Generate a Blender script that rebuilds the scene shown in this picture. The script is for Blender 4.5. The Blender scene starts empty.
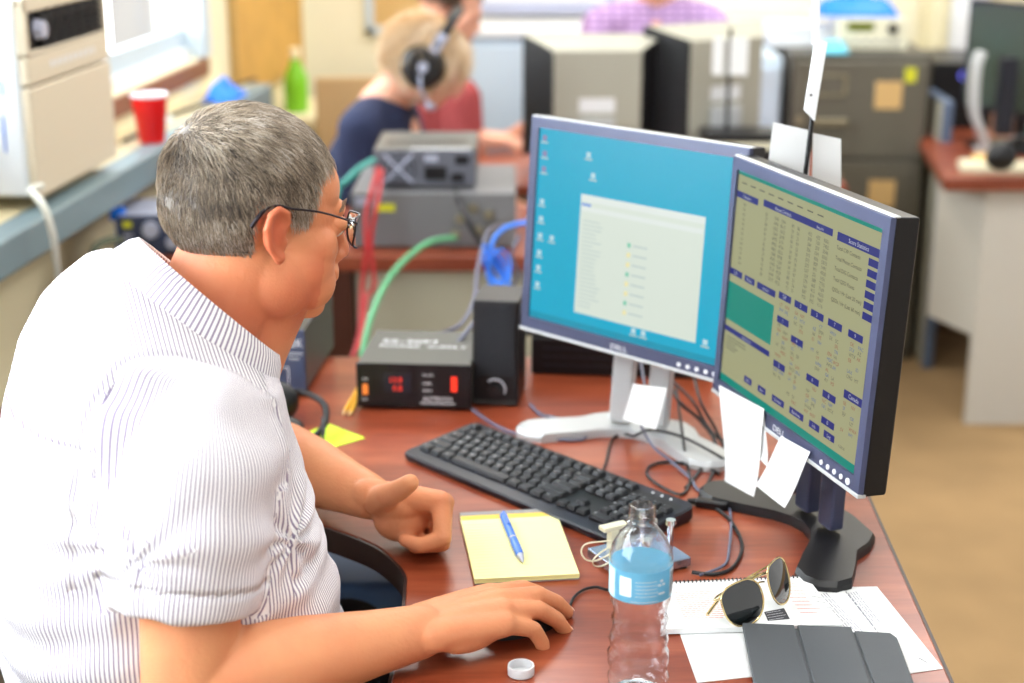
import bpy, math, random, bmesh
import numpy as np
from mathutils import Vector, Matrix, noise
from mathutils.bvhtree import BVHTree
random.seed(7); rng = np.random.default_rng(7)
C = bpy.context.scene.collection
PI = math.pi
R = math.radians
# ---------------------------------------------------------------- camera geometry (1024x683)
F = 1547.0; TH = R(17); CZ = 1.579; DESK = 0.75
def at(px, py, z=DESK):
    """pixel -> point on the horizontal plane z"""
    v = (py-341.5)/F; a = TH+math.atan(v); d = (CZ-z)/math.tan(a)
    Z = d*math.cos(TH)+(CZ-z)*math.sin(TH)
    return Vector(((px-512)/F*Z, d, z))
def atd(px, py, d):
    """pixel -> point at ground depth d"""
    a = TH+math.atan((py-341.5)/F); drop = d*math.tan(a)
    Z = d*math.cos(TH)+drop*math.sin(TH)
    return Vector(((px-512)/F*Z, d, CZ-drop))
def lin(c):
    return tuple((x/255/12.92 if x/255 <= .04045 else ((x/255+.055)/1.055)**2.4) for x in c)
# ---------------------------------------------------------------- materials
def mat(name, col, rough=.5, metal=0, spec=.5, trans=0, ior=1.45, emit=None, es=1, alpha=1, sss=0, coat=0, bump=0, bscale=50, var=0, vscale=5, stretch=None):
    m = bpy.data.materials.new(name); m.use_nodes = True
    nt = m.node_tree; b = nt.nodes['Principled BSDF']
    c = lin(col)
    b.inputs['Base Color'].default_value = (*c, 1)
    b.inputs['Roughness'].default_value = rough; b.inputs['Metallic'].default_value = metal
    b.inputs['Specular IOR Level'].default_value = spec
    b.inputs['Transmission Weight'].default_value = trans; b.inputs['IOR'].default_value = ior
    b.inputs['Alpha'].default_value = alpha; b.inputs['Coat Weight'].default_value = coat
    b.inputs['Coat Roughness'].default_value = .08
    if sss:
        b.inputs['Subsurface Weight'].default_value = sss
        b.inputs['Subsurface Radius'].default_value = (1, .35, .2); b.inputs['Subsurface Scale'].default_value = .006
    if emit:
        b.inputs['Emission Color'].default_value = (*lin(emit), 1); b.inputs['Emission Strength'].default_value = es
    tc = nt.nodes.new('ShaderNodeTexCoord')
    src = tc.outputs['Object']
    if stretch:
        mp = nt.nodes.new('ShaderNodeMapping'); mp.inputs['Scale'].default_value = stretch
        nt.links.new(src, mp.inputs[0]); src = mp.outputs[0]
    if var:
        n = nt.nodes.new('ShaderNodeTexNoise'); n.inputs['Scale'].default_value = vscale; n.inputs['Detail'].default_value = 6
        nt.links.new(src, n.inputs['Vector'])
        r = nt.nodes.new('ShaderNodeValToRGB')
        r.color_ramp.elements[0].position = .3; r.color_ramp.elements[1].position = .7
        r.color_ramp.elements[0].color = (*[x*(1-var) for x in c], 1)
        r.color_ramp.elements[1].color = (*[min(1, x*(1+var*.6)) for x in c], 1)
        nt.links.new(n.outputs['Fac'], r.inputs[0]); nt.links.new(r.outputs[0], b.inputs['Base Color'])
    if bump:
        n = nt.nodes.new('ShaderNodeTexNoise'); n.inputs['Scale'].default_value = bscale; n.inputs['Detail'].default_value = 4
        nt.links.new(src, n.inputs['Vector'])
        bp = nt.nodes.new('ShaderNodeBump'); bp.inputs['Strength'].default_value = bump; bp.inputs['Distance'].default_value = .002
        nt.links.new(n.outputs['Fac'], bp.inputs['Height']); nt.links.new(bp.outputs[0], b.inputs['Normal'])
    return m
def emis(name, col, s=1):
    return mat(name, (8, 8, 8), rough=.35, spec=.2, emit=col, es=s)
def wood(name, cols, scale=3, rough=.25, rot=0):
    m = mat(name, cols[1], rough=rough, spec=.5); nt = m.node_tree; b = nt.nodes['Principled BSDF']
    tc = nt.nodes.new('ShaderNodeTexCoord'); mp = nt.nodes.new('ShaderNodeMapping')
    mp.inputs['Rotation'].default_value = (0, 0, rot); mp.inputs['Scale'].default_value = (1.2, 9, 9)
    n = nt.nodes.new('ShaderNodeTexNoise'); n.inputs['Scale'].default_value = scale; n.inputs['Detail'].default_value = 8; n.inputs['Distortion'].default_value = .6
    n2 = nt.nodes.new('ShaderNodeTexNoise'); n2.inputs['Scale'].default_value = scale*9; n2.inputs['Detail'].default_value = 4
    mx = nt.nodes.new('ShaderNodeMath'); mx.operation = 'MULTIPLY_ADD'; mx.inputs[1].default_value = .35
    r = nt.nodes.new('ShaderNodeValToRGB'); e = r.color_ramp.elements
    e[0].position = .42; e[0].color = (*lin(cols[0]), 1); e[1].position = .9; e[1].color = (*lin(cols[2]), 1)
    k = e.new(.66); k.color = (*lin(cols[1]), 1)
    nt.links.new(tc.outputs['Object'], mp.inputs[0]); nt.links.new(mp.outputs[0], n.inputs['Vector']); nt.links.new(mp.outputs[0], n2.inputs['Vector'])
    nt.links.new(n2.outputs['Fac'], mx.inputs[0]); nt.links.new(n.outputs['Fac'], mx.inputs[2]); nt.links.new(mx.outputs[0], r.inputs[0])
    nt.links.new(r.outputs[0], b.inputs['Base Color'])
    return m
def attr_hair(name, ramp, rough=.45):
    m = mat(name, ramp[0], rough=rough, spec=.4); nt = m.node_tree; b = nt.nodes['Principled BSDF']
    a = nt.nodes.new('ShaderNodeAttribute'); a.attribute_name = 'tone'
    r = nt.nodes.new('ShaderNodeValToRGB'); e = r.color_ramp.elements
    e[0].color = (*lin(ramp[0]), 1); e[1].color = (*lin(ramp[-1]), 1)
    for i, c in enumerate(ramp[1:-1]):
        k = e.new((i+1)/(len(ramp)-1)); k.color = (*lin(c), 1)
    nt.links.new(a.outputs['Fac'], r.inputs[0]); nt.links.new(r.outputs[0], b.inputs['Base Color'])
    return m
M = dict(
 black=mat('black_plastic', (16, 16, 19), .4), satin=mat('satin_black', (20, 21, 24), .45, bump=.1, bscale=900),
 navyblack=mat('blue_black_plastic', (26, 29, 40), .4), key=mat('key_plastic', (24, 27, 33), .42),
 silver=mat('silver_plastic', (180, 185, 205), .35, metal=.3), bezel=mat('bezel_silver', (64, 69, 94), .38, metal=.1),
 lightsilver=mat('light_silver', (186, 189, 190), .3, metal=.15), chrome=mat('chrome', (225, 228, 232), .12, metal=1),
 steel=mat('steel', (170, 182, 205), .22, metal=.9), white=mat('white_paper', (228, 230, 230), .8), white2=mat('white_plastic', (226, 228, 230), .4),
 padyellow=mat('pad_yellow', (250, 246, 180), .8), padband=mat('pad_band', (238, 200, 90), .7), greyboard=mat('grey_board', (150, 150, 150), .7),
 cream=mat('cream_wall', (242, 232, 196), .75, var=.05, vscale=2), backwall=mat('back_wall_paint', (234, 228, 204), .8, var=.05, vscale=1.5),
 carpet=mat('carpet', (160, 130, 90), .95, var=.12, vscale=5, bump=.6, bscale=400),
 paleblue=mat('pale_blue_laminate', (196, 212, 226), .5), sillgrey=mat('blue_grey_paint', (120, 140, 146), .4), silltop=mat('sill_laminate', (214, 200, 160), .45, var=.15, vscale=6),
 beige=mat('beige_metal', (196, 188, 160), .55), panelgrey=mat('panel_grey', (172, 168, 148), .6), deskgrey=mat('desk_grey', (190, 186, 176), .5),
 file=mat('olive_grey_metal', (96, 92, 80), .45), filedark=mat('file_frame', (80, 77, 68), .45), brass=mat('aged_metal', (150, 142, 118), .35, metal=.6),
 manila=mat('manila', (206, 170, 112), .7), tan=mat('tan_label', (196, 160, 96), .7), cork=mat('cork_board', (212, 165, 84), .8, var=.12, vscale=12), framew=mat('window_frame', (200, 214, 222), .5),
 brown=mat('brown_wood', (140, 88, 56), .5), darkwood=mat('dark_wood', (74, 40, 28), .4), acbeige=mat('ac_beige', (214, 202, 178), .5), acwhite=mat('ac_white', (226, 232, 238), .5),
 red=mat('cup_red', (222, 24, 26), .35), cupin=mat('cup_white', (245, 240, 245), .4), bluefab=mat('blue_vinyl', (84, 118, 168), .5), navy=mat('navy_cloth', (28, 32, 46), .9),
 rubber=mat('rubber', (22, 22, 24), .6), cableblk=mat('cable_black', (26, 26, 30), .45), cablegrey=mat('cable_grey', (96, 98, 118), .45), cablewhite=mat('cable_white', (214, 216, 206), .5),
 cablered=mat('cable_red', (176, 40, 44), .5), cablegreen=mat('cable_green', (84, 160, 112), .5), cableteal=mat('cable_teal', (60, 150, 140), .5), cableblue=mat('cable_blue', (50, 120, 220), .5),
 blueclip=mat('blue_clip', (20, 120, 235), .5), green=mat('green_bottle', (124, 196, 40), .4), clearp=mat('clear_plastic', (240, 240, 240), .05, trans=.9),
 ampgrey=mat('amp_grey', (112, 112, 114), .45, var=.05), amptop=mat('amp_top', (92, 90, 84), .5), ampback=mat('amp_back', (96, 98, 108), .45), tuner=mat('tuner_front', (54, 62, 86), .4), tunerside=mat('tuner_side', (54, 55, 54), .4),
 psutop=mat('psu_top', (74, 74, 68), .5), stickyg=mat('sticky_green', (200, 236, 50), .7), pencil=mat('pencil_yellow', (238, 178, 40), .5), tipm=mat('pencil_wood', (216, 180, 130), .6),
 penblue=mat('pen_blue', (34, 110, 225), .25), penclear=mat('pen_clear', (90, 150, 235), .1, trans=.4), ivory=mat('ivory_plastic', (226, 222, 196), .3), coverg=mat('cover_grey', (72, 76, 80), .6, bump=.1, bscale=600),
 ink=mat('ink_grey', (112, 114, 124), .8), inkred=mat('ink_red', (235, 150, 140), .8), inkdark=mat('ink_dark', (60, 60, 66), .8), inklight=mat('ink_light', (150, 152, 164), .8), inkpink=mat('ink_pink', (226, 138, 124), .8),
 gold=mat('gold_wire', (220, 200, 150), .2, metal=1), lensd=mat('sunglass_lens', (10, 18, 20), .03, metal=.0, spec=1, coat=1), marks=mat('white_marks', (226, 228, 232), .6), silvermark=mat('silver_marks', (196, 198, 208), .4),
 ledred=emis('red_led', (255, 60, 40), 1.6), ledorange=emis('orange_lamp', (255, 140, 60), 1.2), ledblue=emis('blue_led', (120, 120, 255), 1.3), lcdgreen=emis('green_lcd', (120, 130, 30), .9),
 yellowlab=mat('yellow_label', (205, 205, 40), .6), glassw=mat('window_glass', (255, 255, 255), .0, trans=1, ior=1.1), spect=mat('spectacle_metal', (46, 40, 46), .3, metal=.7), speclens=mat('spectacle_lens', (235, 240, 245), .02, trans=.95, ior=1.4),
 teal=mat('teal_card', (60, 170, 150), .6), tanchair=mat('tan_chair', (196, 164, 118), .7), buttonm=mat('shirt_button', (226, 222, 214), .4), eye=mat('eye_white', (225, 215, 205), .2), iris=mat('eye_iris', (80, 90, 90), .2),
)
M['desk'] = wood('mahogany_laminate', ((104, 42, 22), (134, 60, 36), (160, 82, 52)), 1.8, .28, R(-25))
M['desk2'] = wood('mahogany_far', ((96, 42, 26), (130, 62, 40), (150, 80, 54)), 2, .35)
M['edge'] = mat('edge_band', (44, 26, 24), .4)
# ---------------------------------------------------------------- mesh builder
def fillrange(n): return list(range(n))
class MB:
    def __init__(s): s.v = []; s.f = []; s.m = []; s.T = Matrix()
    def add(s, vs, fs, m=0):
        o = len(s.v); s.v += [tuple(s.T @ Vector(v)) for v in vs]
        s.f += [tuple(i+o for i in f) for f in fs]; s.m += [m]*len(fs)
    def box(s, c, d, m=0, rz=0, rot=None):
        Mx = (rot or Matrix.Rotation(rz, 4, 'Z')); c = Vector(c)
        vs = [c+Mx @ Vector((x*d[0]/2, y*d[1]/2, z*d[2]/2)) for x in (-1, 1) for y in (-1, 1) for z in (-1, 1)]
        s.add(vs, [(0, 1, 3, 2), (4, 6, 7, 5), (0, 4, 5, 1), (2, 3, 7, 6), (0, 2, 6, 4), (1, 5, 7, 3)], m)
    def box2(s, a, b, m=0):
        s.box([(a[i]+b[i])/2 for i in range(3)], [abs(b[i]-a[i]) for i in range(3)], m)
    def loft(s, rings, cap=True, m=0, closed=True):
        n = len(rings[0]); vs = [p for r in rings for p in r]; fs = []
        for i in range(len(rings)-1):
            for j in range(n if closed else n-1):
                k = (j+1) % n; fs.append((i*n+j, i*n+k, (i+1)*n+k, (i+1)*n+j))
        if cap: fs.append(tuple(reversed(range(n)))); fs.append(tuple((len(rings)-1)*n+j for j in range(n)))
        s.add(vs, fs, m)
    def cyl(s, a, b, r0, r1=None, n=16, m=0, cap=True):
        a = Vector(a); b = Vector(b); r1 = r0 if r1 is None else r1
        q = (b-a).to_track_quat('Z', 'Y')
        s.loft([[c+q @ Vector((r*math.cos(2*PI*k/n), r*math.sin(2*PI*k/n), 0)) for k in range(n)] for c, r in ((a, r0), (b, r1))], cap, m)
    def tube(s, pts, r, n=8, m=0, closed=False, cap=True):
        pts = [Vector(p) for p in pts]; rings = []; L = len(pts); up = None
        for i, p in enumerate(pts):
            t = (pts[(i+1) % L]-pts[i-1]) if (closed or 0 < i < L-1) else (pts[1]-pts[0] if i == 0 else pts[-1]-pts[-2])
            t = t.normalized() if t.length > 1e-9 else Vector((0, 0, 1))
            if up is None: up = t.orthogonal()
            up = (up-t*up.dot(t)); up = up.normalized() if up.length > 1e-6 else t.orthogonal().normalized()
            w = t.cross(up); rr = r[i] if isinstance(r, (list, tuple)) else r
            rings.append([p+(up*math.cos(2*PI*k/n)+w*math.sin(2*PI*k/n))*rr for k in range(n)])
        if closed: rings.append(rings[0]); cap = False
        s.loft(rings, cap, m)
    def lathe(s, prof, n=32, c=(0, 0, 0), m=0, cap=False):
        c = Vector(c)
        s.loft([[c+Vector((r*math.cos(2*PI*k/n), r*math.sin(2*PI*k/n), z)) for k in range(n)] for r, z in prof], cap, m)
    def prism(s, out, z0, z1, m=0, ms=None):
        n = len(out); vs = [(x, y, z0) for x, y in out]+[(x, y, z1) for x, y in out]
        s.add(vs, [tuple(reversed(range(n))), tuple(range(n, 2*n))], m)
        s.add(vs, [(j, (j+1) % n, (j+1) % n+n, j+n) for j in range(n)], m if ms is None else ms)
    def ball(s, c, r, n=16, m=0, rot=None):
        c = Vector(c); r = (r, r, r) if not isinstance(r, (tuple, list)) else r; h = n//2
        Q = rot or Matrix()
        rings = []
        for i in range(h+1):
            t = PI*i/h; t = min(max(t, .02), PI-.02)
            rings.append([c+(Q @ Vector((r[0]*math.sin(t)*math.cos(2*PI*k/n), r[1]*math.sin(t)*math.sin(2*PI*k/n), -r[2]*math.cos(t)))) for k in range(n)])
        s.loft(rings, True, m)
    def cap_chain(s, pts, rs, n=16, m=0):
        """closed rounded capsule for every segment of a chain"""
        for i in range(len(pts)-1):
            a = Vector(pts[i]); b = Vector(pts[i+1]); ra, rb = rs[i], rs[i+1]
            if (b-a).length < 1e-6: continue
            q = (b-a).to_track_quat('Z', 'Y'); t = (b-a).normalized(); rings = []
            for k in range(1, 5):
                e = -PI/2+PI/2*k/4 if k < 4 else 0
                e = -PI/2*(1-k/4)
                rings.append((a+t*ra*math.sin(e), ra*math.cos(e)))
            for k in range(0, 4):
                e = PI/2*k/4; rings.append((b+t*rb*math.sin(e), rb*math.cos(e)))
            s.loft([[c+q @ Vector((r*math.cos(2*PI*j/n), r*math.sin(2*PI*j/n), 0)) for j in range(n)] for c, r in rings], True, m)
    def rect(s, x0, z0, x1, z1, y, m=0):
        s.add([(x0, y, z0), (x1, y, z0), (x1, y, z1), (x0, y, z1)], [(0, 1, 2, 3)], m)
    def text(s, body, o, size, m=0, X=(1, 0, 0), Y=(0, 0, 1), align='LEFT', xs=1, depth=0):
        key = (body, align); 
        if key not in TXT:
            cu = bpy.data.curves.new('t', 'FONT'); cu.body = body; cu.size = 1; cu.align_x = align; cu.resolution_u = 2
            ob = bpy.data.objects.new('t', cu); me = ob.to_mesh()
            TXT[key] = ([tuple(v.co) for v in me.vertices], [tuple(p.vertices) for p in me.polygons])
            ob.to_mesh_clear(); bpy.data.objects.remove(ob); bpy.data.curves.remove(cu)
        vs, fs = TXT[key]; o = Vector(o); X = Vector(X); Y = Vector(Y)
        s.add([o+X*(v[0]*size*xs)+Y*(v[1]*size) for v in vs], fs, m)
    def build(s, name, mats, parent=None, smooth=True, bevel=0, angle=38, seg=2, loc=None):
        me = bpy.data.meshes.new(name); me.from_pydata(s.v, [], s.f)
        if not isinstance(mats, (list, tuple)): mats = [mats]
        for m in mats: me.materials.append(m if not isinstance(m, str) else M[m])
        me.polygons.foreach_set('material_index', s.m); me.update()
        bm = bmesh.new(); bm.from_mesh(me)
        if bevel: bmesh.ops.remove_doubles(bm, verts=bm.verts, dist=1e-6)
        if name not in ('pane',): bmesh.ops.recalc_face_normals(bm, faces=bm.faces)
        bm.to_mesh(me); bm.free()
        ob = bpy.data.objects.new(name, me); C.objects.link(ob)
        if smooth:
            me.shade_smooth(); me.set_sharp_from_angle(angle=R(angle))
        if bevel:
            b = ob.modifiers.new('bevel', 'BEVEL'); b.width = bevel; b.segments = seg; b.limit_method = 'ANGLE'; b.angle_limit = R(40); b.harden_normals = True
        if parent: ob.parent = parent
        if loc is not None: ob.location = loc
        return ob
TXT = {}
def tag(o, label=None, cat=None, group=None, kind=None):
    if label: o['label'] = label
    if cat: o['category'] = cat
    if group: o['group'] = group
    if kind: o['kind'] = kind
    return o
def thing(name, label, cat, loc=(0, 0, 0), rz=0, group=None):
    o = bpy.data.objects.new(name, None); C.objects.link(o); o.location = loc; o.rotation_euler = (0, 0, rz); o.empty_display_size = .05
    return tag(o, label, cat, group)
def smoothpts(P, n=8, closed=False):
    P = [Vector(p) for p in P]; out = []; L = len(P)
    for i in range(L if closed else L-1):
        p0 = P[(i-1) % L] if (closed or i > 0) else P[0]; p1 = P[i]; p2 = P[(i+1) % L]; p3 = P[(i+2) % L] if (closed or i < L-2) else P[-1]
        for k in range(n):
            t = k/n; out.append(.5*((2*p1)+(p2-p0)*t+(2*p0-5*p1+4*p2-p3)*t*t+(3*p1-p0-3*p2+p3)*t**3))
    if not closed: out.append(P[-1])
    return out
def cable(name, P, r, m, label, cat='cable', group=None):
    mb = MB(); pts = smoothpts(P, 7); o = pts[0].copy()
    mb.tube([p-o for p in pts], r, 8)
    ob = mb.build(name, m, loc=o); return tag(ob, label, cat, group)
def remesh(mb, name, mats, voxel, parent=None, smooth=6, fac=.5, dec=None):
    """fuse overlapping closed shapes into one continuous surface"""
    me = bpy.data.meshes.new(name); me.from_pydata(mb.v, [], mb.f)
    bm = bmesh.new(); bm.from_mesh(me); bmesh.ops.recalc_face_normals(bm, faces=bm.faces); bm.to_mesh(me); bm.free()
    t = bpy.data.objects.new(name+'_raw', me); C.objects.link(t)
    r = t.modifiers.new('r', 'REMESH'); r.mode = 'VOXEL'; r.voxel_size = voxel; r.use_smooth_shade = True
    if smooth:
        q = t.modifiers.new('s', 'SMOOTH'); q.factor = fac; q.iterations = smooth
    dg = bpy.context.evaluated_depsgraph_get(); dg.update()
    out = bpy.data.meshes.new_from_object(t.evaluated_get(dg)); out.name = name
    bpy.data.objects.remove(t); bpy.data.meshes.remove(me)
    out.materials.clear()
    for m in (mats if isinstance(mats, (list, tuple)) else [mats]): out.materials.append(M[m] if isinstance(m, str) else m)
    out.shade_smooth()
    ob = bpy.data.objects.new(name, out); C.objects.link(ob)
    if parent: ob.parent = parent
    return ob
def co_array(me):
    a = np.empty(len(me.vertices)*3); me.vertices.foreach_get('co', a); return a.reshape(-1, 3)
def no_array(me):
    a = np.empty(len(me.vertices)*3); me.vertex_normals.foreach_get('vector', a); return a.reshape(-1, 3)
WORLD, WIN1, WIN2, CEIL, EXPO = .84, 85, 185, 18, .0
M['sillblue'] = mat('table_edge_blue', (92, 108, 132), .4)
# ================================================================ SETTING
def struct(o, label=None): o['kind'] = 'structure'; return o
WL = R(-4.5)                                     # window wall runs 4.5 degrees off the view direction
def wl(x, y, z):                                 # wall frame -> world
    c, s = math.cos(WL), math.sin(WL)
    return Vector((-1.0+x*c-y*s, 3.7+x*s+y*c, z))
def wplace(o): o.location = wl(0, 0, 0); o.rotation_euler = (0, 0, WL); return o
mb = MB(); mb.box2((-4, -2, -.05), (6, 6.3, 0)); struct(mb.build('floor', 'carpet', smooth=False))
mb = MB(); mb.box2((-1.1, 6.12, 0), (6, 6.25, 2.8)); struct(mb.build('wall_back', 'backwall', smooth=False))
# window wall with two openings
mb = MB(); Y0, Y1 = -5.5, 2.6; W1 = (-1.05, 1.03); W2 = (-4.1, -1.45); ZS, ZT = 1.04, 2.35
mb.box2((-.16, Y0, 0), (0, Y1, ZS)); mb.box2((-.16, Y0, ZT), (0, Y1, 2.8))
mb.box2((-.16, Y0, ZS), (0, W2[0], ZT)); mb.box2((-.16, W2[1], ZS), (0, W1[0], ZT)); mb.box2((-.16, W1[1], ZS), (0, Y1, ZT))
struct(wplace(mb.build('wall_left', 'cream', smooth=False)))
for n, (a, b) in enumerate((W1, W2)):
    e = bpy.data.objects.new('window_%d' % (n+1), None); C.objects.link(e); wplace(e); struct(e)
    fr = MB()
    for z0, z1 in ((ZS, ZS+.03), (ZT-.04, ZT)): fr.box2((-.12, a+.05, z0), (-.03, b-.05, z1))
    fr.build('window_frame', 'white2', e, bevel=.003)
    fr = MB()
    for y0, y1 in ((a, a+.05), (b-.09, b)): fr.box2((-.13, y0, ZS), (.012, y1, ZT))
    fr.build('jamb', 'framew', e, bevel=.004)
    s = MB(); s.box2((-.09, a+.05, ZS+.03), (-.05, b-.09, ZS+.085)); s.box2((-.09, (a+b)/2-.02, ZS+.085), (-.05, (a+b)/2+.02, ZT-.04)) if n else None
    s.build('sash', 'framew', e, bevel=.003)
    p = MB(); p.box2((-.072, a+.05, ZS+.085), (-.066, b-.09, ZT-.04)); p.build('pane', 'glassw', e, smooth=False)
# brown timber below the window and the laminate shelf
mb = MB(); mb.box2((0, Y0, .985), (.012, 1.0, 1.035)); struct(wplace(mb.build('trim_1', 'brown', bevel=.003)))
mb = MB(); mb.box2((0, Y0, .905), (.10, 1.15, .94)); o = struct(wplace(mb.build('trim_2', 'silltop', bevel=.004)))
mb = MB(); mb.box2((.10, Y0, .868), (.165, 1.15, .9405)); struct(wplace(mb.build('trim_3', 'sillgrey', bevel=.008)))
mb = MB(); mb.box2((0, Y0, 0), (.015, Y1, .1)); struct(wplace(mb.build('baseboard_left', 'brown', bevel=.003)))
mb = MB(); mb.box2((-.95, 6.105, 0), (6, 6.12, .1)); struct(mb.build('baseboard_back', 'brown', bevel=.003))
# cork board on the window wall
e = thing('cork_board', 'orange cork board on the window wall beyond the window', 'board'); wplace(e)
mb = MB(); mb.box2((.002, 1.30, .87), (.018, 2.27, 2.1)); mb.build('board', 'cork', e)
mb = MB()
for a, b in (((1.28, .85), (1.30, 2.12)), ((2.27, .85), (2.29, 2.12)), ((1.28, .85), (2.29, .87)), ((1.28, 2.1), (2.29, 2.12))): mb.box2((.002, a[0], a[1]), (.024, b[0], b[1]))
mb.build('frame', 'tan', e)
for k, (y, z, w, h) in enumerate(((1.47, 1.27, .10, .32), (1.66, 1.33, .16, .25))):
    o = MB(); o.box2((.019, y-w/2, z), (.0205, y+w/2, z+h)); q = wplace(o.build('pinned_sheet', 'white'))
    tag(q, ['left white paper sheet pinned on the orange cork board', 'right white paper sheet pinned on the orange cork board'][k], 'paper', 'sheets pinned on the cork board')
# boards on the back wall
def wall_board(name, pa, pb, zt, label, cat, inner, frame, tray=False):
    a = atd(*pa, 6.1); b = atd(*pb, 6.1); e = thing(name, label, cat, (a.x, 6.12, a.z)); W = b.x-a.x; H = zt-a.z
    mb = MB(); mb.box2((.03, -.012, .03), (W-.03, -.001, H-.03)); mb.build('panel', inner, e)
    mb = MB()
    for p, q in (((0, 0), (W, .03)), ((0, H-.03), (W, H)), ((0, 0), (.03, H)), ((W-.03, 0), (W, H))): mb.box2((p[0], -.022, p[1]), (q[0], -.001, q[1]))
    mb.build('frame', frame, e, bevel=.002)
    if tray: mb = MB(); mb.box2((.05, -.08, -.012), (W-.05, -.001, .004)); mb.build('tray', 'silver', e, bevel=.003)
wall_board('notice_board', (366, 34), (442, 34), 1.9, 'tan notice board with pale frame behind the blonde operator', 'board', 'manila', 'paleblue')
wall_board('whiteboard', (468, 10), (615, 10), 2.1, 'whiteboard with metal tray on the back wall', 'whiteboard', 'white2', 'silver', True)
wall_board('poster', (868, -30), (920, -30), 2.1, 'pale poster high on the back wall above the instrument', 'poster', 'manila', 'framew')
mb = MB(); a = atd(926, 30, 6.0); mb.box2((a.x, 5.9, 0), (a.x+.30, 6.12, 2.8)); struct(mb.build('trim_4', 'cream', bevel=.006))
a = atd(939, 30, 5.85); mb = MB(); mb.cyl((a.x+.1, 5.82, 0), (a.x+.1, 5.82, 2.8), .07, n=24); struct(mb.build('trim_5', 'white2'))
# low cabinets along the back wall
for k, (x0, x1) in enumerate(((-.17, .28), (.29, .74), (.75, 1.2))):
    e = thing('storage_cabinet', ['pale blue storage cabinet by the back wall beside the maroon shirt', 'pale blue storage cabinet behind the person in lavender', 'pale blue storage cabinet behind the grey filing cabinet'][k], 'cabinet', ((x0+x1)/2, 5.85, 0), group='pale blue cabinets along the back wall')
    w = x1-x0; mb = MB(); mb.box2((-w/2, -.2, 0), (w/2, .24, 1.0)); mb.build('body', 'paleblue', e, bevel=.004)
    mb = MB(); mb.box2((-w/2, -.22, 1.0), (w/2, .24, 1.025)); mb.build('top', 'white2', e, bevel=.004)
    for s in (-1, 1):
        mb = MB(); mb.box2((s*w/4-w/4+.008, -.216, .06), (s*w/4+w/4-.008, -.2, .97)); d = mb.build('door', 'paleblue', e, bevel=.003)
        mb = MB(); mb.cyl((s*.03, -.235, .55), (s*.03, -.235, .67), .005); mb.build('handle', 'steel', d)
# ================================================================ WINDOW SIDE THINGS
e = thing('air_conditioner', 'beige and white window air conditioner standing in the window', 'air conditioner'); e.location = wl(.135, -.50, .965); e.rotation_euler = (0, 0, WL)
mb = MB(); mb.box2((-.45, -.235, 0), (-.012, .235, .378)); mb.build('casing', 'acwhite', e, bevel=.012, seg=3)
mb = MB(); mb.box2((-.013, -.235, 0), (.006, .235, .212)); mb.box2((-.013, -.235, .216), (.006, .235, .272)); mb.build('front_panel', 'acbeige', e, bevel=.005)
mb = MB(); mb.box2((-.013, -.235, .272), (.006, -.215, .378)); mb.box2((-.013, .215, .272), (.006, .235, .378)); mb.box2((-.013, -.235, .352), (.006, .235, .378)); mb.box2((-.013, -.235, .272), (.006, .235, .280)); mb.build('vent_surround', 'acbeige', e, bevel=.004)
mb = MB(); mb.box2((-.012, -.215, .280), (-.006, .215, .352))
for k in range(6): mb.box((0, .03, .286+k*.011), (.014, .35, .003), rot=Matrix.Rotation(.5, 4, 'Y'))
for k in range(7): mb.box2((-.008, -.15+k*.055, .281), (.003, -.147+k*.055, .351))
mb.build('vent', 'black', e)
mb = MB(); mb.cyl((0, -.165, .318), (.018, -.165, .318), .02, .017, 20); mb.build('control_knob', 'silver', e)
mb = MB()
for k in range(9): mb.box2((.0062, -.12+k*.03, .24), (.0068, -.106+k*.03, .253))
mb.build('nameplate', 'marks', e)
mb = MB(); mb.text('TI', (-.075, -.2356, .20), .036, X=(1, 0, 0)); mb.box2((-.055, -.2358, .09), (-.051, -.2352, .16)); mb.build('side_lettering', 'cableblue', e)
e = thing('party_cup', 'red plastic party cup on the window shelf', 'cup', wl(.118, .06, .9405))
mb = MB(); mb.lathe([(.001, .002), (.029, 0), (.031, .002), (.0325, .02), (.0335, .022), (.037, .06), (.0385, .062), (.043, .112), (.0425, .112)], 36)
mb.build('cup_wall', 'red', e)
mb = MB(); mb.lathe([(.0425, .111), (.045, .1145), (.0462, .1165), (.045, .1185), (.0435, .1175), (.0415, .112), (.0365, .06), (.0305, .004), (.001, .004)], 36); mb.build('cup_lining', 'cupin', e)
P_ = smoothpts([atd(*q) for q in ((8, 186, 2.92), (-6, 190, 2.86), (2, 204, 2.80), (12, 232, 2.80), (18, 262, 2.83), (25, 300, 2.88), (38, 335, 2.95), (40, 350, 2.98))], 7)
mb = MB(); mb.T = (Matrix.Translation(e.location) @ Matrix.Rotation(WL, 4, 'Z')).inverted(); mb.tube(P_, .0075, 8); mb.build('power_cord', 'cablewhite', e)
a = atd(6, 395, 2.55)
def wally(p):   # local y on the wall for a world y
    return (p.y-3.7)
e = thing('wall_outlet', 'white wall outlet with a black plug, low behind the striped shirt', 'outlet', wl(.002, -1.12, .62), WL)
mb = MB(); mb.box2((0, -.035, -.057), (.006, .035, .057)); mb.build('cover_plate', 'white2', e, bevel=.003)
mb = MB(); mb.cyl((.006, 0, .02), (.05, 0, .02), .017, .013); mb.tube(smoothpts([(.05, 0, .02), (.075, 0, .01), (.085, 0, -.06), (.075, .0, -.2)]), .004); mb.build('plug', 'cableblk', e)
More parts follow.
